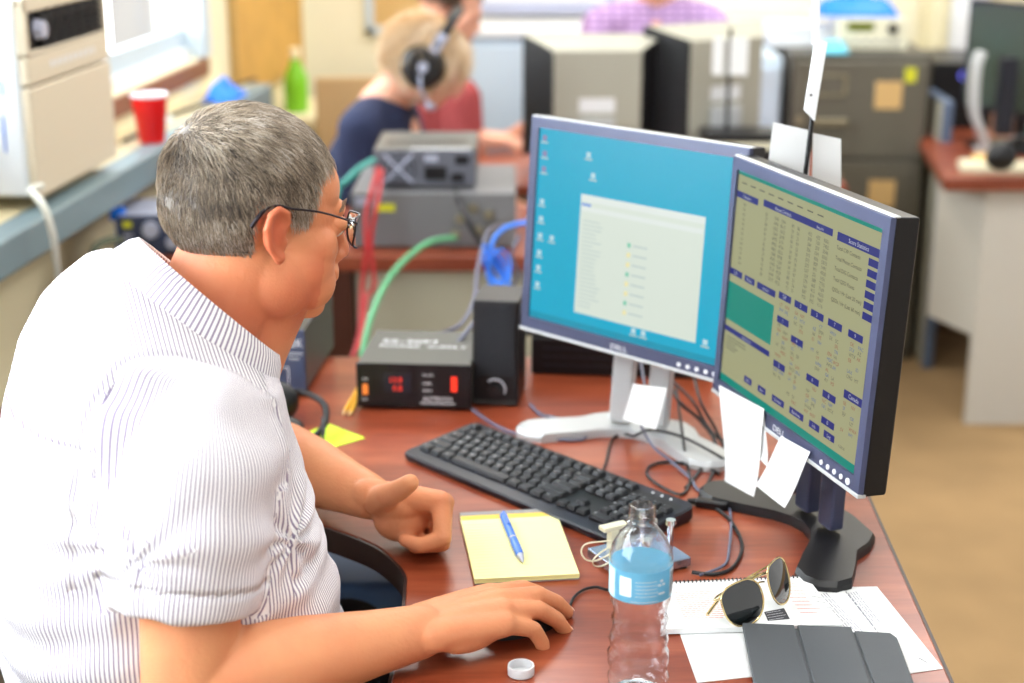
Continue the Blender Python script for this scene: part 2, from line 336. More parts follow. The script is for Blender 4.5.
# window shelf clutter
cable('window_shelf_cable', [wl(.05, .05, .945), wl(.07, .25, .95), wl(.05, .45, .945), wl(.09, .7, .947), wl(.06, .95, .945), wl(.1, 1.2, .946)], .006, 'cableblk', 'dark cable lying along the window shelf')
def rag(name, c, sx, sy, h, m, label, cat):
    mb = MB(); n = 14; vs = []; fs = []
    for s in (0, 1):
        for i in range(n):
            for j in range(n):
                u = i/(n-1)*2-1; v = j/(n-1)*2-1
                e = max(0, 1-max(abs(u), abs(v))**3)
                z = h*(.35+.65*noise.noise(Vector((u*1.7+c[0]*9, v*1.7, c[1])))+.4)*e*(1 if s else 0)+(.003 if s else 0)
                rr = 1-.18*noise.noise(Vector((u*2, v*2, 5)))
                vs.append((u*sx/2*rr, v*sy/2*rr, max(z, .001*s)))
    for s in (0, 1):
        for i in range(n-1):
            for j in range(n-1):
                k = s*n*n+i*n+j; fs.append((k, k+n, k+n+1, k+1))
    for i in range(n-1):
        for k, st in ((i*n, n), (i*n+n-1, n), (i, 1), ((n-1)*n+i, 1)): fs.append((k, k+st, k+st+n*n, k+n*n))
    mb.add(vs, fs); return tag(mb.build(name, m, loc=c, angle=80), label, cat)
rag('blue_cloth', wl(.10, .82, .9405), .1, .2, .05, 'blueclip', 'crumpled blue cloth on the window shelf past the grey-haired man', 'cloth')
rag('crumpled_wrapper', wl(.05, .33, .9405), .07, .09, .035, 'cablewhite', 'small crumpled grey wrapper behind the red cup', 'wrapper')
# side table and green bottle in the corner
e = thing('corner_table', 'cream panelled side table in the far corner', 'table', (-.53, 5.62, 0))
mb = MB(); mb.box2((-.28, -.25, .71), (.28, .25, .75)); mb.build('tabletop', 'cream', e, bevel=.005)
mb = MB(); mb.box2((-.27, -.24, 0), (.27, -.22, .71)); mb.box2((-.27, -.22, 0), (-.25, .24, .71)); mb.box2((.25, -.22, 0), (.27, .24, .71)); mb.build('side_panel', 'beige', e, bevel=.003)
e = thing('soda_bottle', 'green bottle with pale cap on the corner table', 'bottle', at(297, 112, .7505))
mb = MB(); mb.lathe([(.001, 0), (.038, 0), (.043, .01), (.043, .1), (.04, .13), (.02, .17), (.015, .185), (.015, .195)], 28, cap=True); mb.build('body', 'green', e)
mb = MB(); mb.lathe([(.018, .19), (.018, .222), (.014, .226), (.001, .226)], 24, cap=True); mb.build('cap', 'cream', e)
# ================================================================ LIGHT
w = bpy.data.worlds.new('world'); bpy.context.scene.world = w; w.use_nodes = True
bg = w.node_tree.nodes['Background']; bg.inputs[0].default_value = (1, .985, .96, 1); bg.inputs[1].default_value = WORLD
def area(name, loc, rot, sx, sy, e, col=(1, 1, 1)):
    l = bpy.data.lights.new(name, 'AREA'); l.shape = 'RECTANGLE'; l.size = sx; l.size_y = sy; l.energy = e; l.color = col
    o = bpy.data.objects.new(name, l); C.objects.link(o); o.location = loc; o.rotation_euler = rot; return o
for k, ((a, b), e) in enumerate(((W1, WIN1), (W2, WIN2))):
    p = wl(-.3, (a+b)/2, (ZS+ZT)/2); area('window_daylight', p, (0, R(-90), WL), ZT-ZS, b-a, e, (.86, .94, 1))
for x, y in ((.1, .6), (.1, 2.6), (1.6, 2.6), (.0, 4.8), (1.6, 4.8)):
    area('ceiling_light', (x, y, 2.75), (0, 0, 0), .6, 1.2, CEIL*(1.9 if y > 4 else 1), (1, .97, .92))
# ================================================================ THE DESK
top = [(.470, 1.22), (.468, 1.466), (.491, 1.965), (.53, 2.6), (.52, 2.62), (-.80, 2.62), (-.82, 2.6), (-.82, 1.925), (-.80, 1.905), (-.40, 1.90)]
arc = [(-.30, 1.897), (-.261, 1.888), (-.218, 1.858), (-.175, 1.819), (-.146, 1.773), (-.131, 1.735), (-.128, 1.70), (-.126, 1.62), (-.128, 1.5)]
top += [(p.x, p.y) for p in smoothpts([Vector((*a, 0)) for a in arc], 4)]+[(-.14, 1.22)]
e = thing('office_desk', 'mahogany-topped desk with a curved front carrying the two monitors', 'desk', (0, 1.9, 0))
def sh(o, dx, dy): return [(x-dx, y-dy) for x, y in o]
mb = MB(); mb.prism(sh(top, 0, 1.9), .722, .75); d_top = mb.build('desktop', 'desk', e, bevel=.0025)
mb = MB()
cx, cy = .1, 2.0
pts = [Vector((x, y-1.9, .734)) for x, y in top]
n = len(pts); vs = []
for i, p in enumerate(pts):
    t = (pts[(i+1) % n]-pts[i-1]).normalized(); nrm = Vector((t.y, -t.x, 0)) 
    vs.append((p, nrm))
area2 = sum(pts[i].x*pts[(i+1) % n].y-pts[(i+1) % n].x*pts[i].y for i in range(n)); sg = 1 if area2 > 0 else -1
mb.loft([[p+q*sg*o+Vector((0, 0, z)) for p, q in vs] for o, z in ((-.001, -.018), (.0035, -.018), (.005, 0), (.0035, .0145), (-.001, .0145))], False); mb.build('edge_band', 'edge', e, angle=50)
for x0, x1, y0, y1 in ((.40, .42, 1.30, 2.55), (-.78, -.76, 1.98, 2.55), (-.02, .40, 2.5, 2.52)):
    mb = MB(); mb.box2((x0, y0-1.9, 0), (x1, y1-1.9, .722)); mb.build('panel_leg', 'deskgrey', e, bevel=.003)
# ================================================================ MONITORS
def monitor(name, label, loc, yaw, baseloc, byaw, panel_c, tilt, basemat, neckmat, screen_fn):
    e = thing(name, label, 'monitor', baseloc, byaw)
    W, H = .405, .33; bz = .0165; bb = .022
    inv = (Matrix.Translation(baseloc) @ Matrix.Rotation(byaw, 4, 'Z')).inverted()
    PM = inv @ Matrix.Translation(panel_c) @ Matrix.Rotation(yaw, 4, 'Z') @ Matrix.Rotation(-tilt, 4, 'X')
    # bezel frame (local: x width, y back, z up)
    def fr(m, y0, y1, a, b, c, d, A, B, Cc, D):
        pass
    mb = MB(); mb.T = PM
    o = [(-W/2, -H/2), (W/2, -H/2), (W/2, H/2), (-W/2, H/2)]; i_ = [(-W/2+bz, -H/2+bb), (W/2-bz, -H/2+bb), (W/2-bz, H/2-bz), (-W/2+bz, H/2-bz)]
    rg = [[(x*1.0, .006, z) for x, z in o], [(x*.992, 0, z*.992) for x, z in o], [(x, 0, z) for x, z in i_], [(x, .004, z) for x, z in i_]]
    mb.loft(rg, False); bez = mb.build('bezel', 'bezel', e, angle=30)
    mb = MB(); mb.T = PM; mb.box2((-W/2, .003, H/2-.0015), (W/2, .012, H/2+.001)); mb.build('top_strip', 'lightsilver', bez, bevel=.0012); mb = MB(); mb.T = PM; mb.box2((-W/2, -.0015, -H/2-.001), (W/2, .010, -H/2+.004)); mb.build('bottom_strip', 'lightsilver', bez, bevel=.0012)
    mb = MB(); mb.T = PM; mb.text('DELL', (0, -.0006, -H/2+.0075), .011, align='CENTER', xs=1.35); mb.build('brand_mark', 'marks', bez)
    mb = MB(); mb.T = PM
    for k in range(5): mb.cyl((W/2-.09+k*.016, -.0015, -H/2+.011), (W/2-.09+k*.016, .001, -H/2+.011), .0032 if k < 4 else .0042, n=14)
    mb.build('buttons', 'marks', bez)
    mb = MB(); mb.T = PM
    mb.loft([[(x*.998, .006, z*.998) for x, z in o], [(x*.995, .036, z*.995) for x, z in o], [(x*.80, .062, z*.80) for x, z in o]], True); mb.build('rear_shell', 'black', e, bevel=.002, angle=30)
    sc = MB(); sc.T = PM; sc.box2((-W/2+bz-.001, .0035, -H/2+bb-.001), (W/2-bz+.001, .0055, H/2-bz+.001), 0)
    mats = screen_fn(sc, -W/2+bz, -H/2+bb, W-2*bz, H-bz-bb); sc.build('screen', mats, e, smooth=False)
    # stand
    mb = MB()
    nk = inv @ Vector(panel_c)+((inv.to_3x3() @ (Matrix.Rotation(yaw, 3, 'Z') @ Vector((0, .062, -.03)))))
    for s in (-1, 1):
        bx = s*.030
        mb.loft([[(bx+sx*.017+q[0], .066+sy*.010+q[1], z) for sx, sy in ((-1, -1), (1, -1), (1, 1), (-1, 1))] for z, q in ((.018, (0, 0)), (.12, ((nk.x)*.4, (nk.y-.066)*.4)), (nk.z+.04, (nk.x, nk.y-.066)))])
    mb.build('neck', neckmat, e, bevel=.004)
    mb = MB(); mb.T = Matrix.Translation((nk.x, nk.y, nk.z)); mb.box((0, 0, 0), (.10, .02, .10), rz=yaw-byaw); mb.build('mount', neckmat, e, bevel=.004)
    out = [(-.168, .016), (-.163, -.026), (-.118, -.034), (-.05, .026), (0, .044), (.05, .026), (.118, -.034), (.163, -.026), (.168, .016), (.10, .065), (.06, .115), (-.06, .115), (-.10, .065)]
    out = [(p.x, p.y) for p in smoothpts([Vector((*a, 0)) for a in out], 2, True)]
    mb = MB(); mb.loft([[(x, y, 0) for x, y in out], [(x, y, .008) for x, y in out], [(x*.975, (y-.06)*.95+.06, .014) for x, y in out]], True)
    mb.build('base', basemat, e, angle=30)
    return e, PM
def screen_left(s, x, z, w, h):
    Y = .0034
    def r(u0, v0, u1, v1, m, l=0): s.rect(x+u0*w, z+(1-v1)*h, x+u1*w, z+(1-v0)*h, Y-.00015*l, m)
    r(0, 0, 1, 1, 1, 0); r(0, .965, 1, 1, 2, 1)
    r(.245, .30, .865, .915, 3, 2); r(.245, .30, .865, .335, 4, 3); r(.25, .345, .30, .358, 5, 4)
    r(.25, .36, .86, .385, 4, 3)
    for k in range(22): r(.262, .43+k*.021, .262+.06+.05*rng.random(), .436+k*.021, 6, 3)
    for k in range(8): r(.50, .50+k*.049, .516, .522+k*.049, 7 if k % 3 else 8, 3); r(.528, .506+k*.049, .60, .515+k*.049, 6, 3)
    for u, v in [(.03, .05+.0*k) for k in range(1)]+[(.035, .13), (.035, .21), (.035, .38), (.035, .47), (.035, .56), (.035, .65), (.035, .73), (.035, .82), (.10, .56), (.27, .10), (.30, .20), (.56, .935), (.61, .935), (.91, .90)]:
        r(u-.011, v-.014, u+.011, v+.012, 9 if v < .3 and u < .1 else 10, 2); r(u-.02, v+.018, u+.02, v+.026, 6, 2)
    return ['black', emis('screen_cyan', (26, 170, 205), 1), emis('screen_taskbar', (30, 150, 180), 1), emis('screen_window', (216, 226, 214), 1), emis('screen_titlebar', (224, 232, 226), 1), emis('screen_blue', (110, 150, 220), 1), emis('screen_text', (190, 205, 200), 1), emis('screen_folder', (236, 226, 160), 1), emis('screen_folder_green', (120, 200, 170), 1), emis('screen_icon_red', (150, 130, 170), 1), emis('screen_icon', (190, 220, 225), 1)]
def screen_right(s, x, z, w, h):
    Y = .0034
    def r(u0, v0, u1, v1, m, l=0): s.rect(x+u0*w, z+(1-v1)*h, x+u1*w, z+(1-v0)*h, Y-.00015*l, m)
    def t(b, u, v, size, m, al='LEFT', l=5, xs=1): s.text(b, (x+u*w, Y-.00015*l, z+(1-v)*h), size, m, align=al, xs=xs)
    r(0, 0, 1, 1, 1, 0); r(0, 0, 1, .02, 2, 1); r(0, .965, 1, 1, 2, 1)
    for k in range(9): r(.03+k*.07, .05, .07+k*.07, .056, 5, 1)
    def hdr(u0, v0, u1, v1, tx=None, sz=.007): 
        r(u0, v0, u1, v1, 3, 2)
        if tx: t(tx, (u0+u1)/2, v1-(v1-v0)*.27, sz, 4, 'CENTER')
    hdr(.0, .095, .17, .125, 'Multipliers', .0055); hdr(.21, .085, .70, .115); t('Recent Contacts', .36, .109, .0065, 4, 'CENTER'); t('Rate: Hr', .62, .109, .005, 4, 'CENTER')
    hdr(.73, .085, 1, .12, 'Score Statistics', .0075)
    for i, b in enumerate(('Total CW Contacts', 'Total Phone Contacts', 'Total DIG Contacts', 'Total QSO Points', 'QSOs / Hr (Last 20 min)', 'QSOs / Hr (Last 60 min)')):
        t(b, .735, .155+i*.043, .0068, 6); hdr(.93, .133+i*.043, 1, .163+i*.043)
    digs = lambda n: ''.join(str(int(q)) for q in rng.integers(0, 10, n))
    for i in range(13):
        v = .152+i*.0225
        for u, n in ((.235, 2), (.30, 4), (.35, 4), (.43, 2), (.47, 2), (.545, 3), (.60, 3), (.65, 4)):
            t(digs(n), u, v, .0068, 5)
        if i % 1 == 0: t(digs(3), .06, v, .0055, 5)
    for u0, u1, b in ((.0, .10, 'CW'), (.12, .20, 'Phone'), (.22, .36, 'Section')): hdr(u0, .475-.02, u1, .505-.02, b, .006)
    r(.0, .52, .36, .70, 2, 2); hdr(.0, .73, .36, .755, 'Check Partial', .005)
    cols = [(.39, .495, '0M'), (.50, .60, '1'), (.61, .70, '5'), (.715, .80, '7'), (.83, .92, '9')]
    for i, (u0, u1, b) in enumerate(((.385, .475, 'DX'), (.50, .59, '3'), (.615, .70, '5'), (.73, .82, '7'), (.86, .95, '9'))):
        hdr(u0, .445, u1, .475, b, .007)
    for (u0, v0, b) in ((.39, .55, '1'), (.50, .60, '4'), (.395, .75, '2'), (.63, .72, '6'), (.745, .745, '8'), (.755, .855, '0')): hdr(u0, v0, u0+.085, v0+.03, b, .007)
    hdr(.875, .69, 1, .725, 'Canada', .0078)
    SEC = 'CT EMA ME NH RI VT WMA ENY NLI NNJ SNJ NNY WNY DE EPA MDC WPA AL GA KY NC NFL SC SFL TN VA WCF AR LA MS NM NTX OK STX WTX EB LAX ORG SB SF SJV SV PAC AZ AK ID MT NV OR UT WWA WY'.split()
    q = 0
    for u in (.40, .44, .51, .55, .64, .68, .75, .79, .88, .93):
        for i in range(19):
            v = .505+i*.0225
            blocked = (u < .46 and (.53 < v < .59 or .73 < v < .79 or v > .86)) or (.49 < u < .58 and (.58 < v < .64)) or (.62 < u < .7 and .70 < v < .76) or (.73 < u < .82 and (.725 < v < .785 or .835 < v < .895)) or (u > .86 and .67 < v < .735)
            if blocked or rng.random() < .22 or v > .90: continue
            t(SEC[q % len(SEC)], u, v, .0064, (7, 8, 5)[q % 3]); q += 1
    for u0, u1, b in ((.19, .25, 'Edit'), (.30, .36, 'Run'), (.41, .50, 'Contest'), (.54, .64, 'Bandmap'), (.68, .75, 'Info'), (.78, .85, 'Log')): hdr(u0, .905, u1, .935, b, .006)
    t('0:00:00', .88, .935, .005, 5)
    for v in range(5): r(.02, .775+v*.014, .02+.12*rng.random()+.05, .779+v*.014, 5, 2)
    return ['black', emis('screen_olive', (160, 160, 122), 1), emis('screen_teal', (10, 134, 118), 1), emis('screen_navy', (38, 44, 120), 1), emis('screen_pale_text', (190, 195, 205), 1), emis('screen_grey_text', (92, 94, 80), 1), emis('screen_dark_text', (44, 44, 36), 1), emis('screen_red_text', (146, 80, 60), 1), emis('screen_blue_text', (74, 98, 146), 1)]
monitor('computer_monitor', 'silver monitor with a cyan desktop screen, left of the pair', None, R(-44.4), Vector((.165, 2.165, DESK)), R(-26), Vector((.1651, 2.1807, 1.0584)), .075, 'lightsilver', 'lightsilver', screen_left)
monitor('computer_monitor', 'monitor with beige logging tables on screen and a black base', None, R(-72.6), Vector((.338, 1.845, DESK)), R(-70.8), Vector((.3468, 1.848, 1.0495)), .052, 'black', 'bezel', screen_right)
# ================================================================ KEYBOARD
kc = at(475, 424, DESK+.018); kd = at(697, 508, DESK+.018)
kdir = (kd-kc).normalized(); kyaw = math.atan2(kdir.y, kdir.x); KW, KD = .442, .145
mid = (kc+kd)/2; kb0 = mid-Vector((-kdir.y, kdir.x, 0))*(KD/2); kb0.z = DESK
e = thing('keyboard', 'black computer keyboard lying diagonally on the desk', 'keyboard', kb0, kyaw)
def ktop(y): return .011+(y+KD/2)/KD*.012
mb = MB()
def rr(w, d, r, n=4, cx=0, cy=0):
    o = []
    for sx, sy, a0 in ((1, 1, 0), (-1, 1, 90), (-1, -1, 180), (1, -1, 270)):
        for k in range(n+1): a = R(a0+90*k/n); o.append((cx+sx*(w/2-r)+r*math.cos(a), cy+sy*(d/2-r)+r*math.sin(a)))
    return o
o = rr(KW, KD, .012); mb.loft([[(x*.985, y*.97, 0) for x, y in o], [(x, y, .006) for x, y in o], [(x, y, ktop(y)-.002) for x, y in o], [(x*.992, y*.98, ktop(y*.98)) for x, y in o]])
mb.build('keyboard_case', 'navyblack', e, angle=30)
mb = MB(); mb.add([(x, y, ktop(y)+.0003) for x, y in rr(KW-.018, KD-.05, .004, cy=.008)], [tuple(range(20))]); mb.build('keybed', 'black', e, smooth=False)
u = .0187; x0 = -KW/2+.012; rows = []
def addrow(y, items):
    x = x0
    for it in items:
        if isinstance(it, (int, float)): x += it*u
        else: rows.append((x+it[1]*u/2, y, it[1], it[0], it[2] if len(it) > 2 else 1)); x += it[1]*u
yr = [KD/2-.018-i*.0185 for i in range(6)]; yr = [yr[0]]+[y-.004 for y in yr[1:]]
K = lambda s: [(c, 1) for c in s]
addrow(yr[0], [('Esc', 1), .9]+[('F1', 1), ('F2', 1), ('F3', 1), ('F4', 1), .45]+[('F5', 1), ('F6', 1), ('F7', 1), ('F8', 1), .45]+[('F9', 1), ('F10', 1), ('F11', 1), ('F12', 1), .35]+[('', 1), ('', 1), ('', 1)])
addrow(yr[1], K('`1234567890-=')+[('Back', 2), .25]+[('Ins', 1), ('Hm', 1), ('Pg', 1), .25]+[('Nm', 1), ('/', 1), ('*', 1), ('-', 1)])
addrow(yr[2], [('Tab', 1.5)]+K('QWERTYUIOP[]')+[('\\', 1.5), .25]+[('Del', 1), ('End', 1), ('Pg', 1), .25]+[('7', 1), ('8', 1), ('9', 1), ('+', 1, 2)])
addrow(yr[3], [('Caps', 1.75)]+K("ASDFGHJKL;'")+[('Enter', 2.25), 3.5]+[('4', 1), ('5', 1), ('6', 1)])
addrow(yr[4], [('Shift', 2.25)]+K('ZXCVBNM,./')+[('Shift', 2.75), 1.25, ('', 1), 1.25]+[('1', 1), ('2', 1), ('3', 1), ('Ent', 1, 2)])
addrow(yr[5], [('Ctrl', 1.25), ('', 1.25), ('Alt', 1.25), ('', 6.25), ('Alt', 1.25), ('', 1.25), ('', 1.25), ('Ctrl', 1.25), .25, ('', 1), ('', 1), ('', 1), .25, ('0', 2), ('.', 1)])
rest = MB()
def keymesh(mb, cx, cy, wu, lab, hu):
    w = wu*u-.003; d = hu*.0185-.003; cy2 = cy-(hu-1)*.00925; z = ktop(cy2)
    o = rr(w, d, .0015, 1, cx, cy2); b = rr(w-.0036, d-.0036, .0015, 1, cx, cy2+.0004)
    mb.loft([[(x, y, z-.001) for x, y in o], [(x, y, z+.002) for x, y in o], [(x, y, z+.0062) for x, y in b]])
    if lab: mb.text(lab, (cx-w/2+.0035, cy2+d/2-.0078 if len(lab) < 2 else cy2-.001, z+.0065), .0062 if len(lab) < 2 else .0036, 1, X=(1, 0, 0), Y=(0, 1, 0))
for i, (cx, cy, wu, lab, hu) in enumerate(rows):
    if i < 99: mb = MB(); keymesh(mb, cx, cy, wu, lab, hu); mb.build('key', ['key', 'marks'], e, smooth=False)
    else: keymesh(rest, cx, cy, wu, lab, hu)
r_ = rest.build('keys', ['key', 'marks'], e, smooth=False); r_['kind'] = 'stuff'
mb = MB()
for k in range(3): mb.cyl((KW/2-.035-k*.016, KD/2-.012, ktop(KD/2-.012)), (KW/2-.035-k*.016, KD/2-.012, ktop(KD/2)+.0008), .0018, n=10)
mb.build('indicator_lamps', 'marks', e)
# ================================================================ NOTEPAD + PEN
pa, pb, pd, pc = at(459, 517), at(556, 515), at(478, 584), at(577, 582)
pyaw = math.atan2((pb-pa).y, (pb-pa).x)
e = thing('notepad', 'yellow paper pad with a blue pen on it', 'notepad', (pa+pb+pc+pd)/4, R(7))
W_, H_ = .128, .200
mb = MB(); mb.box2((-W_/2, -H_/2, 0), (W_/2, H_/2, .002)); mb.build('backing_board', 'greyboard', e)
mb = MB()
for k in range(6):
    j = (k*37 % 5-2)*.0003; mb.box2((-W_/2+j, -H_/2+j, .002+k*.001), (W_/2+j, H_/2-.004, .0029+k*.001))
mb.build('page', 'padyellow', e)
mb = MB(); mb.box2((-W_/2, H_/2-.022, .008), (W_/2, H_/2-.010, .0086)); mb.build('folded_page_strip', 'padband', e)
mb = MB(); mb.box2((-W_/2-.0005, H_/2-.010, 0), (W_/2+.0005, H_/2+.001, .0092)); mb.build('binding', 'greyboard', e, bevel=.001)
mb = MB()
for k in range(19): mb.box2((-W_/2+.001, -H_/2+.008+k*.0085, .0080), (W_/2-.001, -H_/2+.0083+k*.0085, .0082))
mb.build('ruled_lines', mat('pale_rule', (226, 228, 190), .8), e, smooth=False)
p0, p1 = at(503, 514, DESK+.014), at(523, 561, DESK+.013)
d = (p1-p0); L = d.length; e = thing('ballpoint_pen', 'blue ballpoint pen lying on the yellow pad', 'pen', p0-Vector((0, 0, .0015))); e.rotation_euler = d.to_track_quat('Z', 'Y').to_euler()
mb = MB(); mb.lathe([(.001, 0), (.0035, 0), (.0048, .002), (.0052, .01), (.0052, L*.5), (.0048, L*.52)], 20, cap=True); mb.build('barrel', 'penblue', e)
mb = MB(); mb.lathe([(.0048, L*.52), (.0052, L*.54), (.0056, L*.66), (.0052, L*.84), (.0045, L*.87)], 20, cap=True); mb.build('grip', 'penblue', e)
mb = MB(); mb.lathe([(.0048, L*.515), (.0053, L*.52), (.0053, L*.53), (.0048, L*.535)], 20); mb.lathe([(.0045, L*.87), (.0035, L*.93), (.0012, L*.98), (.0004, L)], 16, cap=True); mb.build('tip', 'silver', e)
mb = MB(); mb.box2((-.0018, .0052, .004), (.0018, .0075, .042)); mb.box2((-.0018, .003, .002), (.0018, .0075, .006)); mb.build('clip', 'penblue', e, bevel=.0006); 
# ================================================================ MOUSE
mp = at(550, 620); e = thing('computer_mouse', 'black computer mouse under the right hand', 'mouse', mp+Vector((-.036, -.014, 0)), R(28))
mb = MB(); Q = []
for i in range(13):
    t = PI*i/12; Q.append([(.056*-math.cos(t), .031*math.sin(t)**.6*math.cos(a)*(1 if True else 1), 0) for a in [0]])
vs = MB()
for i in range(12): pass
vs.ball((0, 0, 0), (.054, .030, .031), 28)
vs.v = [(x, y, max(z, 0)*(1-.18*(x/.058))) for x, y, z in vs.v]; vs.build('mouse_shell', 'satin', e, angle=60)
mb = MB(); mb.cyl((.030, -.003, .0205), (.030, .003, .0205), .006, n=20); mb.build('scroll_wheel', 'rubber', e)
cable('mouse_cable', [mp+Vector((.016, .012, .010)), at(569, 607, DESK+.008), at(574, 597, DESK+.004), at(583, 590, DESK+.003), at(596, 587, DESK+.003), at(612, 590, DESK+.003), at(640, 585, DESK+.003), at(668, 575, DESK+.003)], .0017, 'cableblk', 'thin black mouse cable curling from the right hand')
# ================================================================ BOTTLE + CAP
bp = Vector((.1325, 1.453, DESK)); e = thing('water_bottle', 'clear plastic water bottle with a light blue label', 'bottle', bp, R(0))
prof = [(.008, .005), (.018, .001), (.025, .0), (.029, .003), (.0315, .010), (.0318, .022), (.0296, .027), (.0296, .030), (.0320, .036), (.0322, .046), (.0290, .051), (.0290, .054), (.0312, .062), (.0282, .070), (.0278, .076), (.0298, .084), (.0276, .092), (.0284, .100), (.0315, .108), (.0322, .113), (.0322, .150), (.0327, .154), (.0322, .160), (.0300, .167), (.0262, .174), (.0215, .181), (.0170, .186), (.0145, .189), (.0138, .1905), (.0160, .1915), (.0160, .194), (.0138, .195), (.0134, .197), (.0139, .199), (.0134, .201), (.0139, .203), (.0134, .205), (.0134, .2115), (.0122, .212)]
def rib(n=64):
    rings = []
    for r, z in prof:
        ring = []
        for k in range(n):
            a = 2*PI*k/n; q = r
            if .02 < z < .106: q = r*(1+.022*math.cos(5*a+z*70)+.010*math.cos(11*a-z*160))
            if z < .012 and r < .03: pass
            ring.append((q*math.cos(a), q*math.sin(a), z))
        rings.append(ring)
    return rings
rings = rib(); inner = [[(x*(1-.0005/max(math.hypot(x, y), .001)), y*(1-.0005/max(math.hypot(x, y), .001)), z) for x, y, z in rg] for rg in rings]
inner[0] = [(x, y, z+.0006) for x, y, z in inner[0]]
mb = MB(); mb.loft(rings+inner[::-1], False)
n = 64; mb.f.append(tuple(reversed(range(n)))); mb.m.append(0); mb.f.append(tuple((len(rings)*2-1)*n+k for k in range(n))); mb.m.append(0)
pet = mat('bottle_plastic', (252, 253, 255), .02, trans=1, ior=1.38, spec=.6, bump=.5, bscale=45); M['pet'] = pet
mb.build('bottle_body', 'pet', e, angle=60)
mb = MB(); rl = .0327; m_ = 72; A = [2*PI*k/m_ for k in range(m_)]
mb.loft([[(rl*math.cos(a), rl*math.sin(a), z) for a in A] for z in (.116, .150)], False, 0)
def arcpatch(a0, a1, z0, z1, m, rr_=.0329):
    k = 8; mb.loft([[(rr_*math.cos(a0+(a1-a0)*j/k), rr_*math.sin(a0+(a1-a0)*j/k), z) for j in range(k+1)] for z in (z0, z1)], False, m, closed=False)
def da(px): return -PI/2+px
arcpatch(da(-1.45), da(-1.0), .1170, .1490, 3); arcpatch(da(-.78), da(-.37), .1230, .1440, 1); arcpatch(da(1.02), da(1.35), .1180, .1480, 1)
for k in range(7): arcpatch(da(1.05+k*.04), da(1.07+k*.04), .1210, .1450, 2, .0331)
for k in range(5): arcpatch(da(-.25), da(.45+.05*(k % 2)), .1240+k*.004, .1246+k*.004, 1, .0331)
for k in range(3):
    a0 = .62+.09*math.cos(PI/2+k*2.094); z0 = .1370+.003*math.sin(PI/2+k*2.094)
    arcpatch(da(a0-.06), da(a0+.05), z0-.0012, z0+.0012, 1, .0331)
arcpatch(da(.5), da(.75), .1250, .1270, 1, .0331); arcpatch(da(-.4), da(.5), .1180, .1186, 1, .0331)
label = mat('label_blue', (128, 206, 240), .35); nt = label.node_tree; tb = nt.nodes.new('ShaderNodeBsdfTranslucent'); tb.inputs[0].default_value = (*lin((130, 210, 245)), 1); ms = nt.nodes.new('ShaderNodeMixShader'); ms.inputs[0].default_value = .6
nt.links.new(nt.nodes['Principled BSDF'].outputs[0], ms.inputs[1]); nt.links.new(tb.outputs[0], ms.inputs[2]); nt.links.new(ms.outputs[0], nt.nodes['Material Output'].inputs[0]); M['labw'] = mat('label_white', (225, 240, 250), .4); M['labg'] = mat('label_grey', (110, 110, 120), .5); M['laby'] = mat('label_pale', (190, 225, 225), .4)
mb.build('bottle_label', [label, 'labw', 'labg', 'laby'], e, angle=60)
e = tag(bpy.data.objects.new('bottle_cap', None), 'clear white bottle cap lying on the desk beside the bottle', 'bottle cap'); bpy.data.objects.remove(e)
mb = MB(); mb.lathe([(.001, .0015), (.0125, .0015), (.0125, .011), (.0142, .011)]+[(.0145, .009), (.0145, .001), (.013, 0), (.001, 0)], 48)
M['capm'] = mat('cap_plastic', (236, 238, 240), .3, trans=.3)
tag(mb.build('bottle_cap', 'capm', loc=at(521, 674), angle=40), 'translucent white bottle cap lying on the desk beside the bottle', 'bottle cap')
# ================================================================ MORSE PADDLE
bl, br = at(598, 566, DESK+.012), at(697, 571, DESK+.012)
e = thing('morse_key', 'chrome morse paddle key with ivory finger pieces behind the bottle', 'morse key', Vector((.158, 1.765, DESK)), R(28))
mb = MB(); mb.box2((-.05, -.042, .003), (.05, .042, .015)); mb.build('base_plate', 'steel', e, bevel=.0015)
for x in (-.042, .042):
    for y in (-.034, .034): pass
mb = MB(); [mb.cyl((x, y, 0), (x, y, .004), .006) for x in (-.042, .042) for y in (-.034, .034)]; mb.build('rubber_feet', 'rubber', e)
for x, y, h in ((.034, -.018, .046), (.02, .024, .042), (-.004, -.024, .030)):
    mb = MB(); mb.cyl((x, y, .015), (x, y, .015+h-.008), .0042); mb.cyl((x, y, .007+h), (x, y, .013+h), .0068, .0062, 20); mb.build('contact_post', 'chrome', e, angle=40)
mb = MB(); mb.box2((-.030, -.008, .015), (-.010, .008, .036)); mb.cyl((-.02, 0, .036), (-.02, 0, .044), .004); mb.box2((-.03, -.006, .030), (.03, -.003, .036)); mb.box2((-.03, .003, .030), (.03, .006, .036)); mb.build('lever_block', 'chrome', e, bevel=.0006)
mb = MB(); mb.box2((-.028, .02, .015), (-.016, .032, .04)); mb.box((-.02, .028, .043), (.036, .014, .006)); mb.build('ivory_bracket', 'ivory', e, bevel=.001)
for s in (-1, 1):
    mb = MB(); P = [(-.03, s*.006, .034), (-.05, s*.010, .036), (-.068, s*.016, .034), (-.075, s*.014, .026), (-.070, s*.010, .016), (-.055, s*.008, .013), (-.032, s*.006, .022)]
    mb.tube(smoothpts(P, 5, True), .0011, 6, closed=True); mb.build('finger_piece', 'ivory', e)
